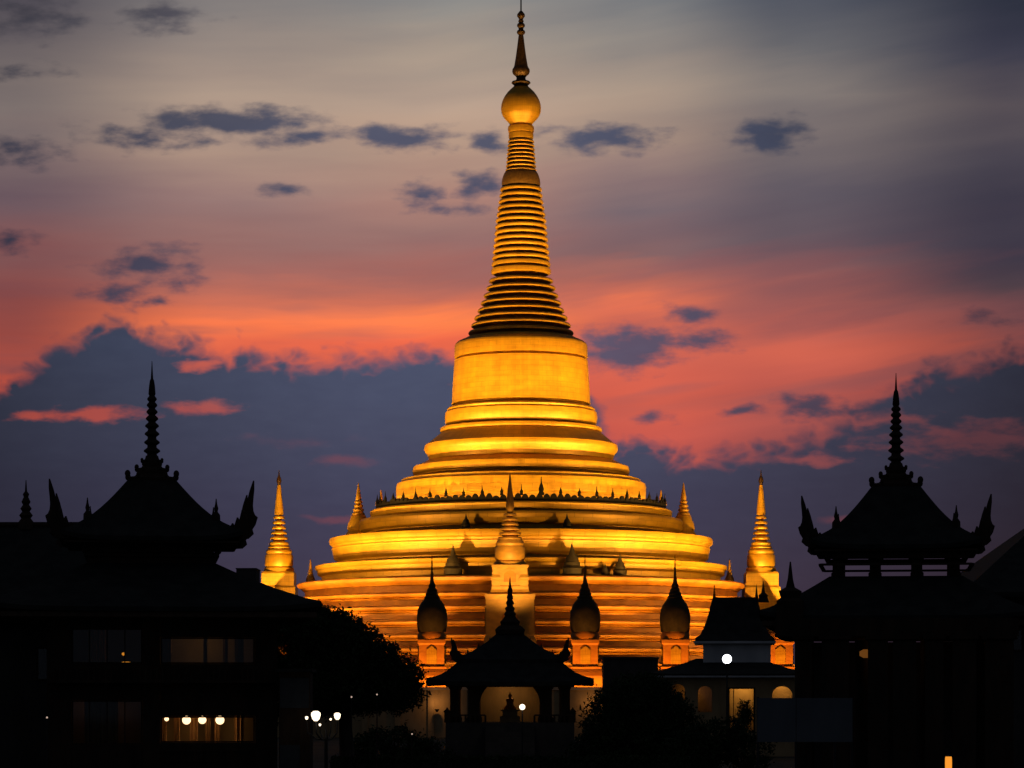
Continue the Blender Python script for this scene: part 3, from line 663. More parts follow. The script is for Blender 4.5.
MB().box(hx(48), hx(277), FY+9.5, FY+9.8, 0, hz(612)).box(hx(48)+.01, hx(48)+.3, FY+.45, FY+9.5, 0, hz(612)).box(hx(277)-.3, hx(277)-.01, FY+.45, FY+9.5, 0, hz(612)).build('wall', TEAK, h)
MB().box(hx(50), hx(275), FY+.36, FY+9.4, hz(692), hz(686)).build('floor_slab', TEAK, h)
MB().box(hx(150), hx(153), FY+.5, FY+9.4, 0, hz(612)).build('partition', ROOM, h)
MB().box(hx(50.5), hx(274), FY+4.4, FY+4.6, .2, hz(613)).build('room_wall', ROOM, h)
MB().box(hx(49), hx(276), FY-.9, FY-.03, hz(683), hz(680)).build('balcony_floor', TEAK, h)
def railing(x0, x1, yt, yb, n, nm='balcony_railing', yy=.85):
    b = MB(); b.box(hx(x0), hx(x1), FY-yy-.04, FY-yy+.04, hz(yt+1.4), hz(yt)); b.box(hx(x0), hx(x1), FY-yy-.035, FY-yy+.035, hz(yb), hz(yb-1.2))
    for k in range(n+1):
        x = hx(x0+1)+(hx(x1-1)-hx(x0+1))*k/n; b.box(x-.03, x+.03, FY-yy-.03, FY-yy+.03, hz(yb-1), hz(yt+1))
    return b.build(nm, TEAK, h)
railing(49, 276, 667, 681, 40); railing(161, 254, 750, 762, 14, yy=.1)
def window(x0, x1, y0, y1, nv, glass=True):
    w = MB(); fr = .07; Y0 = FY+.1
    X0, X1, Z0, Z1 = hx(x0)+.01, hx(x1)-.01, hz(y1)+.01, hz(y0)-.01
    w.box(X0, X1, Y0, Y0+.12, Z0, Z0+fr).box(X0, X1, Y0, Y0+.12, Z1-fr, Z1).box(X0, X0+fr, Y0+.003, Y0+.117, Z0+fr, Z1-fr).box(X1-fr, X1, Y0+.003, Y0+.117, Z0+fr, Z1-fr)
    for k in range(1, nv):
        x = X0+(X1-X0)*k/nv; w.box(x-.025, x+.025, Y0+.006, Y0+.114, Z0+fr, Z1-fr)
    o = w.build('window', TEAK, h)
    if glass: MB().box(X0+fr, X1-fr, Y0+.05, Y0+.062, Z0+fr, Z1-fr).build('pane', GLASS, o)
    return o
window(72.2, 142.8, 628, 664, 4); window(160.2, 254.8, 637, 664, 1); window(72.2, 142.8, 700, 745, 4); window(160.2, 254.8, 716, 743, 1, False)
def curtain(px0, px1, y0, y1, dp, m=CURT):
    c = MB(); n = 24; X0, X1 = hx(px0), hx(px1); vs = []; th = .03
    for k in range(n+1):
        x = X0+(X1-X0)*k/n; y = FY+dp+.10*math.sin(k*1.9)+.05*math.sin(k*.7)
        vs += [(x, y, hz(y1)), (x, y, hz(y0)), (x, y+th, hz(y0)), (x, y+th, hz(y1))]
    fs = [(4*k+c_, 4*k+4+c_, 4*k+4+(c_+1) % 4, 4*k+(c_+1) % 4) for k in range(n) for c_ in range(4)]
    c.add(vs, fs, True); return c.build('curtain', m, h)
for a, b in ((161, 167), (174, 180), (190, 198), (206, 211), (215, 221), (235, 245)): curtain(a, b, 714, 746, 1.9)
for a, b in ((162, 172), (204, 208), (224, 229), (236, 245)): curtain(a, b, 636, 667, 2.2)
curtain(86, 106, 628, 668, 2.0); curtain(84, 118, 700, 748, 2.2)
# globe lamps hang inside the window
def l2w(lx, ly, lz): return h.matrix_basis @ Vector((lx, ly, lz)) if False else (Matrix.Translation(h.location) @ Matrix.Rotation(h.rotation_euler.z, 4, 'Z')) @ Vector((lx, ly, lz))
def globe(px, py, r, label, pw):
    dpt = FY+.75; k = (131+dpt)/F
    p = l2w((px-152)*k, dpt, CZ+(HY-py)*k)
    t = thing('globe_lamp', label, 'lamp', p, 0, 'globe lamps in the window of the timber house')
    MB().ball((0, 0, 0), r*k, 20, 12).build('globe', GLOBE, t)
    MB().tube([(0, 0, r*k), (0, 0, .7)], .02, 6).build('cord', IRON, t)
    lamp('globe_light', 'POINT', (0, .3, 0), pw, (1, .55, .2), t, shadow_soft_size=.1)
globe(166.5, 719, 2.2, 'smallest lit globe lamp, at the end of the row in the house window', 3)
globe(186.3, 720.2, 4.3, 'lit globe lamp next to the smallest one in the house window', 8)
globe(202, 720, 4.0, 'lit globe lamp in the middle of the three large ones in the house window', 8)
globe(219.6, 720.2, 4.4, 'lit globe lamp farthest from the smallest one in the house window', 8)
tb = thing('table_lamp', 'small amber table lamp glowing in the upper window of the timber house', 'lamp', l2w(hx(126), FY+.7, hz(666)))
MB().lathe([(.12, 0), (.12, .03), (.02, .06), (.02, .12)], 10).build('stand', IRON, tb); MB().lathe([(.2, .12), (.2, .18), (.12, .2)], 14).build('shade', AMBER, tb)
MB().ball((-.12, 0, .55), .07, 8, 6).build('bulb', AMBER, tb)
lamp('upper_room_light', 'POINT', (hx(205), FY+2.9, hz(640)), 7, (1, .55, .22), h, shadow_soft_size=.3)
lamp('side_room_light', 'POINT', (hx(100), FY+3.2, hz(705)), 2.0, (1, .45, .16), h, shadow_soft_size=.3)

# ---- the pillared pavilion with the open lantern storey
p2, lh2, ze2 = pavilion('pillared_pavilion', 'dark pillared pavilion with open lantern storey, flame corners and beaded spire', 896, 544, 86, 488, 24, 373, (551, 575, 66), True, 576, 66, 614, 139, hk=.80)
s2 = 124.5/F; qz = lambda y: CZ+(HY-y)*s2; qx = lambda px: (px-896)*s2
MB().box(qx(775), qx(1017), -6.4, 6.4, qz(636), qz(618)).build('beam', TEAK, p2)
for a, b in ((795, 812), (822, 849), (868, 888), (893, 916), (925, 943), (952, 975), (984, 1012)):
    cxp, w = (qx(a)+qx(b))/2, (qx(b)-qx(a))/2
    MB().sq([(w*1.2, 0), (w*1.2, .5), (w, .6), (w, qz(641)), (w*1.25, qz(639)), (w*1.25, qz(636)-.002)], cxp, -5.9).build('pillar', TEAK, p2)
for a in (800, 860, 930, 990):
    MB().lathe([(.4, 0), (.36, qz(636)-.002)], 12, qx(a), 3.0).build('pillar', TEAK, p2)
MB().box(qx(796), qx(1010), 5.6, 5.9, 0, qz(637)).build('wall', WALLD, p2)
MB().box(qx(775), qx(1017), -7.2, 6.6, .0, .6).build('plinth', WALLD, p2)
MB().sq([(.6, qz(618)-.01), (.6, qz(600)), (.4, qz(597)), (.5, qz(590)), (.2, qz(586)), (.12, qz(578)), (.03, qz(560))], qx(790), -5.6).build('eave_finial', TEAK, p2)
ll = lamp('inner_light', 'POINT', (qx(890), 2.5, qz(655)), 3, (1, .5, .2), p2, shadow_soft_size=.2)
hl = thing('hanging_lantern', 'small amber lantern glowing inside the pillared pavilion', 'lantern', (Matrix.Translation(p2.location) @ Matrix.Rotation(p2.rotation_euler.z, 4, 'Z')) @ Vector((qx(862)+.1, 1.2, qz(651))))
MB().lathe([(.12, -.2), (.3, -.1), (.3, .1), (.12, .2)], 10).build('shade', mat('dim_amber_shade', (.8, .4, .1), rough=.5, emit=(1, .35, .06), estr=.12), hl); MB().tube([(0, 0, .2), (0, 0, .45)], .015, 6).build('cord', IRON, hl)

# ---- neighbours
def gable_hall(name, label, px0, px1, ridge, eave, D, depth, hip, wall_bottom=806, finial=None):
    s = D/F; t = thing(name, label, 'building', at((px0+px1)/2, D+depth/2), 0)
    hw = (px1-px0)/2*s; zr, zev = zz(ridge, D+depth/2), zz(eave, D)
    m = MB(); hd = depth/2
    ry = hw-hip
    up = [(-hw, -hd, zev), (hw, -hd, zev), (hw, hd, zev), (-hw, hd, zev), (-ry, 0, zr), (ry, 0, zr)]
    lo = [(x, y, z-.25) for x, y, z in up[:4]]
    m.add(up+lo, [(0,1,5,4),(1,2,5),(2,3,4,5),(3,0,4),(6,7,1,0),(7,8,2,1),(8,9,3,2),(9,6,0,3),(9,8,7,6)]); rf = m.build('roof', ROOF, t)
    MB().tube([(-ry-.1, 0, zr+.05), (ry+.1, 0, zr+.05)], .16, 8).build('ridge_cap', TEAK, rf)
    MB().box(-hw*.9, hw*.9, -hd*.82, hd*.82, 0, zev-.22).build('wall', WALLD, t)
    for k in range(4):
        x = -hw*.7+k*hw*.46
        w = MB().box(x-.6, x+.6, -hd*.82-.05, -hd*.82+.03, zev-3.1, zev-1.4).build('window', TEAK, t)
        MB().box(x-.5, x+.5, -hd*.82-.058, -hd*.82-.051, zev-3.0, zev-1.5).build('pane', GLASS, w)
    if finial:
        fx, ft = finial; x = (fx-(px0+px1)/2)*s*1.0; z0 = zr
        k = (D+depth/2)/F
        x = (fx-CX)*k-t.location.x
        MB().lathe([(.45, z0-.2), (.4, z0+.2), (.25, z0+.4), (.36, z0+.55), (.2, z0+.75), (.3, z0+.9), (.16, z0+1.1), (.24, z0+1.25), (.12, z0+1.5), (.17, z0+1.65), (.06, z0+1.8), (.02, zz(ft, D+depth/2))], 12, x, 0).build('ridge_finial', TEAK, t)
    return t
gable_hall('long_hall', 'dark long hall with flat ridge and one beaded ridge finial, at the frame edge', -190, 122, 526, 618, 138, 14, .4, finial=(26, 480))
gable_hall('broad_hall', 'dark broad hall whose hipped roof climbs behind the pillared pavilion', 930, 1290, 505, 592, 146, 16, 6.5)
fb = thing('flat_roofed_block', 'distant flat roofed block peeping over the roof of the timber house', 'building', at(195, 250))
q = 250/F
MB().box(-59*q, 59*q, 0, 10, 0, zz(588, 250)).build('wall', WALLD, fb); MB().box(-60*q, 60*q, -.2, 10.2, zz(588, 250)+.0, zz(585, 250)).build('parapet', WALLD, fb)
MB().box(39*q, 59*q, 2, 6, zz(585, 250), zz(568, 250)).box(38.5*q, 59.5*q, 1.9, 6.1, zz(568, 250), zz(567, 250)).build('stair_tower', WALLD, fb)
for k in range(5): MB().box(-40*q+k*1.7, -40*q+k*1.7+.9, -.06, -.01, 6, 7.6).build('window', IRON, fb)

# ---- open pavilion in the middle
Dm = 200.0; sm = Dm/F; mz = lambda y: CZ+(HY-y)*sm; mx = lambda px: (px-510)*sm
mp = thing('open_shrine_pavilion', 'small dark open pavilion with tiered upswept roof and a scalloped arch', 'pavilion', at(510, Dm), 0)
lo = MB(); hip_roof(lo, 50*sm, mz(662), 84*(Dm-5)/F, mz(682), .10, .25, thick=.3, hd0=3.2, hd1=5.2); r1 = lo.build('roof', ROOF, mp)
up = MB(); hip_roof(up, 10*sm, mz(631), 54*(Dm-3)/F, mz(660), .10, .15, thick=.25, hd0=.6, hd1=3.3); r2 = up.build('roof', ROOF, mp)
MB().box(-52*sm, 52*sm, -3.1, 3.1, mz(664), mz(659.5)).build('upper_wall', TEAK, mp)
for sx in (-1, 1):
    for sy in (-1, 1):
        b = MB(); horn(b, (sx*54*(Dm-3)/F, sy*3.3, mz(660)+.1), math.atan2(sy*.5, sx), sm*.36, .16); b.build('corner_flame', TEAK, r2)
for k in range(3):
    for sx in (-1, 1):
        x = sx*(20+k*11)*sm; z = mz(640+k*6.0)-.25
        MB().lathe([(.16, z-.5), (.16, z+.05), (.06, z+.2), (.02, z+.4)], 8, x, -1.2-.25*k).build('hip_finial', TEAK, r2)
a_, b_ = MB(), MB()
b_.sq([(14*sm, mz(634)), (15*sm, mz(630)), (12*sm, mz(627)), (9*sm, mz(625)), (10*sm, mz(622)), (7*sm, mz(619)), (5*sm, mz(616))])
a_.lathe([(r*sm, mz(y)) for r, y in [(5,617),(6.2,614),(4,611),(5.2,608.5),(3,606),(4.2,603),(2.6,600),(3.4,597),(2.2,594),(2.7,591),(1.6,588),(1.0,584),(.3,577)]], 12)
sb = b_.build('spire_base', TEAK, mp); a_.build('spire', TEAK, sb)
for px in (455.5, 474.5, 545.5, 564.5):
    w = (4.4 if px in (455.5, 564.5) else 5.6)*sm
    for yq in (-3.4, 3.0):
        MB().sq([(w*1.3, mz(722)), (w*1.3, mz(718)), (w, mz(716)), (w, mz(690)), (w*1.3, mz(688)), (w*1.3, mz(685)-.1)], mx(px), yq).build('pillar', TEAK, mp)
MB().box(mx(447), mx(573), -3.75, 3.5, mz(687), mz(683)).build('beam', TEAK, mp)
# scalloped arch between the inner pillars
out = []
x0, x1 = mx(479), mx(541); nA = 28
pts = [(x0, mz(687)), (x0, mz(703))]
for k in range(nA+1):
    a = math.pi*(1-k/nA); sc_ = 1+.05*abs(math.sin(7*a))
    pts.append(((x0+x1)/2+math.cos(a)*(29*sm)*1.0, mz(702)+math.sin(a)*22*sm*sc_))
pts += [(x1, mz(703)), (x1, mz(687))]
tp = mz(677.2)
ar = MB()
half = (x0+x1)/2
lowp = pts[1:-1]; topp = [(p[0], mz(676)) for p in lowp]
vs = []
for (px_, pz_), (qx_, qz_) in zip(lowp, topp):
    qz_ = max(qz_, pz_+.05)
    for y in (-3.7, -3.3): vs += [(px_, y, pz_), (qx_, y, qz_)]
nA2 = len(lowp); fs = []
for k in range(nA2-1):
    a = 4*k; b = 4*k+4
    fs += [(a, b, b+1, a+1), (a+2, a+3, b+3, b+2), (a, a+2, b+2, b), (a+1, b+1, b+3, a+3)]
ar.add(vs, fs); ar.build('arch', TEAK, mp)
MB().box(mx(447), mx(573), -4.4, 4.4, 0, mz(722)).build('plinth', WALLD, mp)
st_ = MB()
for k in range(7): st_.box(mx(486), mx(534), -4.42-.36*(k+1), -4.41-.36*k+.0, 0, mz(722)-.28-(mz(722)-.28)*k/7.5)
st_.build('stair', WALLD, mp)
rl = MB()
for (a, b) in ((447, 486), (534, 573)):
    rl.box(mx(a), mx(b), -4.3, -4.15, mz(715.5), mz(714)); 
    for k in range(9): x = mx(a)+(mx(b)-mx(a))*k/8; rl.box(x-.07, x+.07, -4.29, -4.16, mz(722), mz(715))
rl.build('balustrade', TEAK, mp)
for px in (448.5, 571.5): MB().sq([(.2, mz(722)), (.2, mz(712)), (.28, mz(711.5)), (.1, mz(709)), (.02, mz(707))], mx(px), -4.2).build('newel_post', TEAK, mp)
# screen wall and seated figure inside
MB().box(mx(478), mx(542), 3.0, 3.25, mz(722), mz(680)).build('screen_wall', OCHRE, mp)
lamp('shrine_light', 'POINT', (0, 1.3, mz(690)), 34, (1, .55, .18), mp, shadow_soft_size=.15)
sta = thing('seated_statue', 'small seated statue on a stepped pedestal under the pavilion arch', 'statue', at(510, Dm+.6, mz(722)))
MB().sq([(1.0, 0), (1.0, .5), (.75, .55), (.75, .95), (.95, 1.0), (.95, 1.1), (.6, 1.12)]).build('pedestal', OCHRE, sta); sta.scale = (.72, .72, .8)
MB().lathe([(.62, 1.1), (.66, 1.25), (.5, 1.4), (.36, 1.5), (.34, 1.75), (.42, 1.95), (.34, 2.08), (.12, 2.14), (.13, 2.2), (.19, 2.3), (.17, 2.42), (.08, 2.5), (.06, 2.56), (.02, 2.7)], 16).build('body', GOLD_DIM, sta)
gl = thing('garden_lamp', 'white globe garden lamp on a short post in front of the shrine pavilion arch', 'lamp', at(522.3, 192))
zg = zz(707, 192); MB().tube([(0, 0, 0), (0, 0, zg-.2)], .05, 8).build('post', IRON, gl); MB().ball((0, 0, zg), .2, 16, 10).build('globe', GLOBEW, gl)
lamp('garden_light', 'POINT', (0, -.4, zg), 6, (1, .9, .75), gl, shadow_soft_size=.15)

# ---- courtyard wall behind it
cw = thing('courtyard_wall', 'long ochre courtyard wall with coping behind the shrine pavilion', 'wall', (0, 330, 0))
MB().box(-46, 30, 0, .6, 0, zz(690, 330)).build('wall', OCHRE, cw)
MB().box(-46.2, 30.2, -.2, .8, zz(690, 330)-.0, zz(687, 330)).build('coping', STONE, cw)
for k in range(20): MB().box(-45+k*3.9, -44.3+k*3.9, -.22, -.002, 0, zz(690.2, 330)).build('pilaster', OCHRE, cw)
for px in (437, 592):  # lamps added to give the wall its glow of floodlight spill
    w = thing('spill_lamp', 'added amber lamp for floodlight spill on the courtyard wall by the %s' % ('broad tree' if px < 500 else 'dark bushy tree'), 'lamp', at(px, 329.2, 3.2))
    MB().lathe([(.1, -.2), (.28, .1), (.28, .14)], 10).build('cup', IRON, w); lamp('spill_light', 'POINT', (0, -.5, .9), 55, (1, .5, .16), w, shadow_soft_size=.1)

# ---- curved roof chapel
Dc = 228.0; sq_ = Dc/F; cz = lambda y: CZ+(HY-y)*sq_; cxx = lambda px: (px-728)*sq_
ch = thing('curved_roof_chapel', 'small chapel with curved bell roof, pale upper wall and glowing doorway', 'building', at(728, Dc+6), face(728))
def qx3(px): return (px-728)*sq_
ur = MB(); hip_roof(ur, 23*sq_, cz(597), 40*sq_, cz(640), .20, .2, thick=.2, hd0=1.2, hd1=4.2, ax=qx3(735)); u1 = ur.build('roof', ROOF, ch)
MB().box(qx3(694), qx3(776), -4.4, 4.4, cz(643), cz(640.6)).build('eave_fascia', PALE, u1)
for sx in (0, 1):
    x = qx3(714 if sx == 0 else 757)
    MB().lathe([(.16, cz(612)), (.18, cz(600)), (.09, cz(592)), (.02, cz(582))], 8, x, -.8).build('ridge_horn', TEAK, u1)
MB().lathe([(.5, cz(600)), (.35, cz(595)), (.42, cz(593)), (.15, cz(590)), (.03, cz(578))], 10, qx3(764), 0).build('ridge_finial', TEAK, u1)
MB().tube([(qx3(715), 0, cz(596.6)), (qx3(757), 0, cz(596.6))], .16, 8).build('ridge_cap', TEAK, u1)
MB().box(qx3(703), qx3(771), -3.9, 3.9, cz(664), cz(642.6)).build('upper_wall', PALE, ch)
lr = MB(); hip_roof(lr, 32*sq_, cz(658), 80*sq_, cz(674), .05, .05, thick=.12, hd0=3.0, hd1=7.0); l1 = lr.build('roof', ROOF, ch)
MB().box(-79.6*sq_, 79.6*sq_, -6.95, 6.95, cz(677.4), cz(675.3)).build('eave_fascia', PALE, l1)
# front wall with openings
fy = -6.0
wl = MB(); segs = [(652, 671, None), (671, 685, (684, 700)), (685, 698, None), (698, 712, (686, 712)), (712, 728, None), (728, 755, (688, 732)), (755, 772, None), (772, 792, (686, 699)), (792, 800, None)]
for a, b, op in segs:
    if op is None: wl.box(qx3(a), qx3(b), fy, fy+.3, 0, cz(677.2))
    else:
        wl.box(qx3(a), qx3(b), fy, fy+.3, cz(op[0]), cz(677.2)); wl.box(qx3(a), qx3(b), fy, fy+.3, 0, cz(op[1]))
wl.build('wall', OCHRE, ch)
def archtop(a, b, y0, y1):
    x0, x1 = qx3(a), qx3(b); xm = (x0+x1)/2; hw = (x1-x0)/2; m = MB(); n = 14; vs = []
    zt = cz(y0)+.001; zs = zt-hw*.95
    for k in range(n+1):
        an = math.pi*(1-k/n); x = xm+hw*math.cos(an); z = zs+hw*.93*math.sin(an)
        for y in (fy+.02, fy+.28): vs += [(x, y, z), (x, y, zt)]
    fs = []
    for k in range(n):
        p, q = 4*k, 4*k+4; fs += [(p, q, q+1, p+1), (p+2, p+3, q+3, q+2), (p, p+2, q+2, q), (p+1, q+1, q+3, p+3)]
    m.add(vs, fs); w = m.build('arched_window', OCHRE, ch)
    MB().box(x0, x1, fy+.12, fy+.135, cz(y1), zt).build('pane', GLASS, w)
archtop(671, 685, 684, 700); archtop(698, 712, 686, 712); archtop(772, 792, 686, 699)
MB().box(qx3(652), qx3(800), fy+3.4, fy+3.6, 0, cz(678)).build('inner_wall', ROOM, ch)
MB().box(qx3(715), qx3(717), fy+.31, fy+3.39, 0, cz(678)).build('partition', OCHRE, ch); MB().box(qx3(765), qx3(766.6), fy+.31, fy+3.39, 0, cz(678)).build('partition', OCHRE, ch)
MB().box(qx3(652), qx3(800), fy+.31, fy+6, cz(683), cz(680.5)).build('ceiling', PALE, ch)
dj = MB().box(qx3(728), qx3(729.6), fy-.06, fy+.36, 0, cz(687.6)).box(qx3(753.4), qx3(755), fy-.06, fy+.36, 0, cz(687.6)).box(qx3(728), qx3(755), fy-.063, fy+.363, cz(689), cz(687.4)).box(qx3(733), qx3(733.8), fy+.1, fy+.2, 0, cz(689))
dj.build('door_frame', TEAK, ch)
lamp('door_light', 'POINT', (qx3(743), fy+2.2, cz(686)), 75, (1, .52, .12), ch, shadow_soft_size=.15)
lamp('arch_light', 'POINT', (qx3(783), fy+2.4, cz(687)), 60, (1, .48, .12), ch, shadow_soft_size=.15)
lamp('dim_light', 'POINT', (qx3(691), fy+2.4, cz(692)), 16, (1, .42, .1), ch, shadow_soft_size=.15)
sl_ = thing('street_lamp', 'tall street lamp with one dazzling white globe before the chapel', 'street lamp', at(727, 206))
zl = zz(659, 206); MB().tube([(0, 0, 0), (0, 0, 1), (0, 0, zl-.3)], [.12, .08, .06], 10).build('post', IRON, sl_); MB().ball((0, 0, zl), .34, 18, 12).build('globe', GLOBEC, sl_)
MB().lathe([(.16, zl-.5), (.2, zl-.36), (.2, zl-.32)], 10).build('collar', IRON, sl_)
lamp('street_lamp_light', 'POINT', (0, 0, zl), 18, (.85, .9, 1), sl_, shadow_soft_size=.4)

# ---- hoarding, kiosk and dim blocks
hd_ = thing('metal_hoarding', 'plain grey sheet metal hoarding between chapel door and pillared pavilion', 'hoarding', at(805, 118.9))
q = 118.9/F
for k in range(2): MB().box((-48+k*39+.3)*q, (-48+k*39+38.8+(17.6 if k else 0)*1)*q, -.03, .03, zz(742, 118.9), zz(698, 118.9)).build('panel', PANEL, hd_)
for x in (-47, -9, 30, 47): MB().box(x*q-.05, x*q+.05, .04, .14, 0, zz(697, 118.9)).build('post', IRON, hd_)
kk = thing('roadside_kiosk', 'small kiosk with pale shutter panels under the broad tree', 'kiosk', at(294, 124))
q = 124/F
MB().box(-15*q, 16*q, 0, 1.8, .1, zz(672, 124)).build('body', TEAK, kk)
MB().box(-14*q, 15*q, -.05, -.01, zz(708, 124), zz(678, 124)).build('shutter', SHUT, kk); MB().box(-14*q, 6*q, -.05, -.01, zz(786, 124), zz(745, 124)).build('counter_panel', SHUT, kk)
MB().box(-18*q, 19*q, -.5, 2, zz(672, 124)+.002, zz(669, 124)).build('roof', ROOF, kk)
db = thing('low_store', 'low dark store with a straight parapet behind the bushy tree', 'building', at(630, 300))
q = 300/F; MB().box(-26*q, 28*q, 0, 6, 0, zz(659, 300)).build('wall', WALLD, db); MB().box(-27*q, 29*q, -.2, 6.2, zz(659, 300), zz(657, 300)).build('parapet', WALLD, db)

# ---- cluster lamp post
Dl = 122.0; kl = Dl/F; lz = lambda y: CZ+(HY-y)*kl
cl = thing('cluster_street_lamp', 'iron lamp post with a cluster of lit white tulip lamps under the tree', 'street lamp', at(326, Dl))
MB().lathe([(.22, 0), (.22, .4), (.12, .55), (.08, 1.2), (.07, lz(740)), (.1, lz(738)), (.06, lz(735)), (.03, lz(728))], 12).build('post', IRON, cl)
for (px, py, r, yo) in ((316.8, 715.5, 4.7, -.6), (336.8, 716, 3.3, .35), (305.5, 718, 1.6, .7), (329, 719.5, 1.1, 1.1), (318.5, 725, 1.2, .9)):
    x = (px-326)*kl; z = lz(py); rr_ = r*kl
    am = MB().tube([(0, 0, lz(740)), (x*.5, yo*.5, lz(739)), (x*.95, yo, lz(733)), (x, yo, z-rr_*1.1)], .035, 8); ao = am.build('arm', IRON, cl)
    MB().lathe([(rr_*.35, z-rr_*1.15), (rr_*.75, z-rr_*.7), (rr_, z+rr_*.1), (rr_*.95, z+rr_*.6), (rr_*.5, z+rr_*.95), (.01, z+rr_)], 16, x, yo).build('globe', GLOBEW, ao)
lamp('cluster_light', 'POINT', (-.2, -.9, lz(724)), 2.5, (1, .85, .65), cl, shadow_soft_size=.2)
# tiny far lamps
for i, (px, py, Y, lb) in enumerate([(351.5, 697, 128, 'tiny pale path lamp under the tree, higher of the pair with the cluster post'), (377, 694.5, 140, 'tiny pale path lamp under the far side of the broad tree'), (412, 734, 150, 'tiny reddish path lamp low between tree and shrine pavilion'),
                                     (464, 765.5, 150, 'tiny path lamp at the foot of the shrine pavilion plinth'), (47, 717.5, 120, 'tiny white wall lamp beside the timber house pillar'), (569, 764, 150, 'faint path lamp low beside the bushy tree')]):
    t = thing('path_lamp', lb, 'lamp', at(px, Y), 0, 'tiny path lamps')
    z = zz(py, Y); MB().tube([(0, 0, 0), (0, 0, z-.04)], .03, 6).build('post', IRON, t); MB().ball((0, 0, z), .04, 10, 6).build('bulb', DIM, t)
ln = thing('paper_lantern', 'upright amber paper lantern glowing at the bottom before the pillared pavilion', 'lantern', at(948.5, 112))
z1, z0 = zz(756.5, 112), zz(770, 112)
MB().lathe([(.12, z0), (.135, z0+.06), (.14, (z0+z1)/2), (.135, z1-.06), (.12, z1)], 14).build('shade', AMBER, ln)
MB().lathe([(.13, z1), (.15, z1+.03), (.05, z1+.07)], 12).build('cap', IRON, ln); MB().tube([(0, 0, 0), (0, 0, z0)], .04, 8).build('post', IRON, ln)

# ------------------------------------------------------------------ trees and shrubs
def tree(name, label, px, Y, lumps, nleaf, lsize, trunk_top, cat='tree', group=None, trunk_r=.35, depth=1.0):
    s = Y/F; t = thing(name, label, cat, at(px, Y), 0, group)
    tk = MB(); zt = zz(trunk_top, Y)
    tk.tube([(0, 0, 0), (.1, .05, zt*.4), (-.05, 0, zt)], [trunk_r*1.4, trunk_r, trunk_r*.75], 10)
    cents = []
    for (cx, cy, rx, ry) in lumps:
        c = Vector(((cx-px)*s, rnd.uniform(-.5, .5)*rx*s*depth, zz(cy, Y))); cents.append((c, rx*s, ry*s))
        mid = Vector((c.x*.45, c.y*.4, zt+(c.z-zt)*.35))
        tk.tube([(-.05, 0, zt*.92), mid, c], [trunk_r*.55, trunk_r*.32, trunk_r*.08], 7)
    tk.build('trunk', BARK, t)
    cr = MB(); tot = sum(a*a*b for _, a, b in cents)
    vs = []; fs = []
    for c, a, b in cents:
        k = int(nleaf*a*a*b/tot)+30
        ncl = max(6, k//22)
        for _ in range(ncl):
            while True:
                p = Vector((rnd.uniform(-1, 1), rnd.uniform(-1, 1), rnd.uniform(-1, 1)))
                if .25 < p.length < 1: break
            p = p.normalized()*(p.length**.45)*rnd.uniform(.86, 1.06)
            cc_ = c+Vector((p.x*a, p.y*a*depth, p.z*b)); cr_ = rnd.uniform(2.0, 4.2)*lsize
            for _ in range(22):
                q = cc_+Vector((rnd.gauss(0, .5), rnd.gauss(0, .5), rnd.gauss(0, .38)))*cr_
                n_ = Vector((rnd.gauss(0, 1), rnd.gauss(0, 1), rnd.gauss(.6, 1))).normalized(); u = n_.orthogonal().normalized(); u = Matrix.Rotation(rnd.uniform(0, 6.3), 3, n_) @ u; v = n_.cross(u)
                l = lsize*rnd.uniform(.6, 1.2); o = len(vs)
                vs += [q-u*l, q+v*l*.42, q+u*l, q-v*l*.42]; fs.append((o, o+1, o+2, o+3))
    cr.add(vs, fs); cr.build('crown', LEAF, t)
    return t
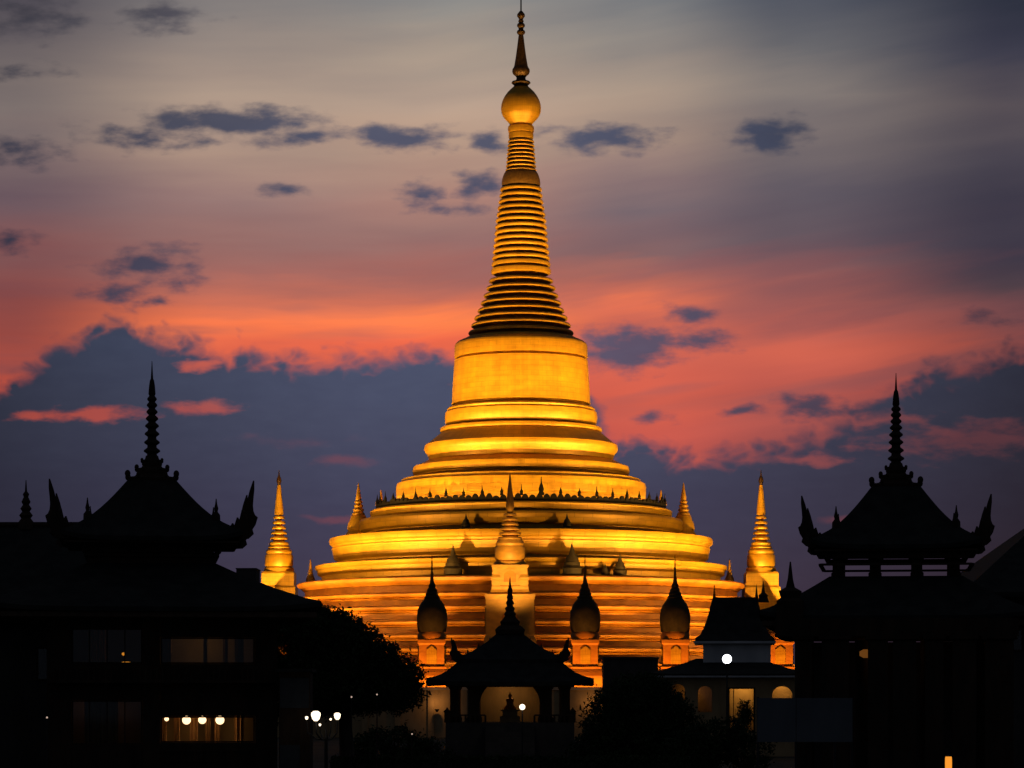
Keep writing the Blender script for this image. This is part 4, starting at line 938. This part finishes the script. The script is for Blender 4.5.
tree('broad_tree', 'broad dark spreading tree behind the cluster street lamp', 345, 150, [(295,655,42,48),(322,640,36,34),(345,650,38,33),(372,663,32,26),(400,673,20,16),(414,678,12,10),(340,682,70,32),(390,690,34,22),(292,692,36,34)], 85000, .13, 700, trunk_r=.4)
tree('bushy_tree', 'dark bushy tree beside the shrine pavilion before the low store', 635, 172, [(640,715,44,44),(612,730,30,45),(665,728,34,36),(630,755,60,35),(690,748,30,30),(655,692,16,14)], 50000, .13, 745, trunk_r=.25)
tree('rounded_bush', 'dark rounded bush below the chapel doorway beside the hoarding', 712, 160, [(715,742,34,22),(748,752,26,20),(690,755,30,25),(735,725,8,10)], 9000, .13, 760, 'bush', trunk_r=.1)
tree('slim_shrub', 'slim pointed shrub standing dark against the lit chapel doorway', 744, 205, [(744,704,3,6),(744.5,711,5,8),(748,716,5,6),(743,721,7,8)], 1500, .12, 730, 'shrub', trunk_r=.06)
tree('low_shrub', 'low dark shrub between the broad tree and the shrine pavilion', 405, 165, [(395,752,40,25),(425,758,30,20),(370,758,30,22)], 8000, .14, 760, 'shrub', trunk_r=.1)
# clipped hedge along the garden
hm = MB(); s = 148/F; vs = []; fs = []
hx0, hx1 = (330-CX)*s, (690-CX)*s
hdg = thing('garden_hedge', 'long dark clipped hedge at the bottom before the shrine pavilion', 'hedge', (0, 148, 0))
MB().box(hx0, hx1, .25, 1.1, 0, zz(764, 148)).build('branches', BARK, hdg)
for _ in range(14000):
    p = Vector((rnd.uniform(hx0, hx1), rnd.uniform(0, 1.35), rnd.uniform(0, 1)**.6*(zz(757, 148)+rnd.gauss(0, .06))))
    n_ = Vector((rnd.gauss(0, 1), rnd.gauss(0, 1), rnd.gauss(.3, 1))).normalized(); u = n_.orthogonal().normalized(); v = n_.cross(u); l = .11*rnd.uniform(.6, 1.2); o = len(vs)
    vs += [p-u*l, p+v*l*.45, p+u*l, p-v*l*.45]; fs.append((o, o+1, o+2, o+3))
hm.add(vs, fs); hm.build('foliage', LEAF, hdg)
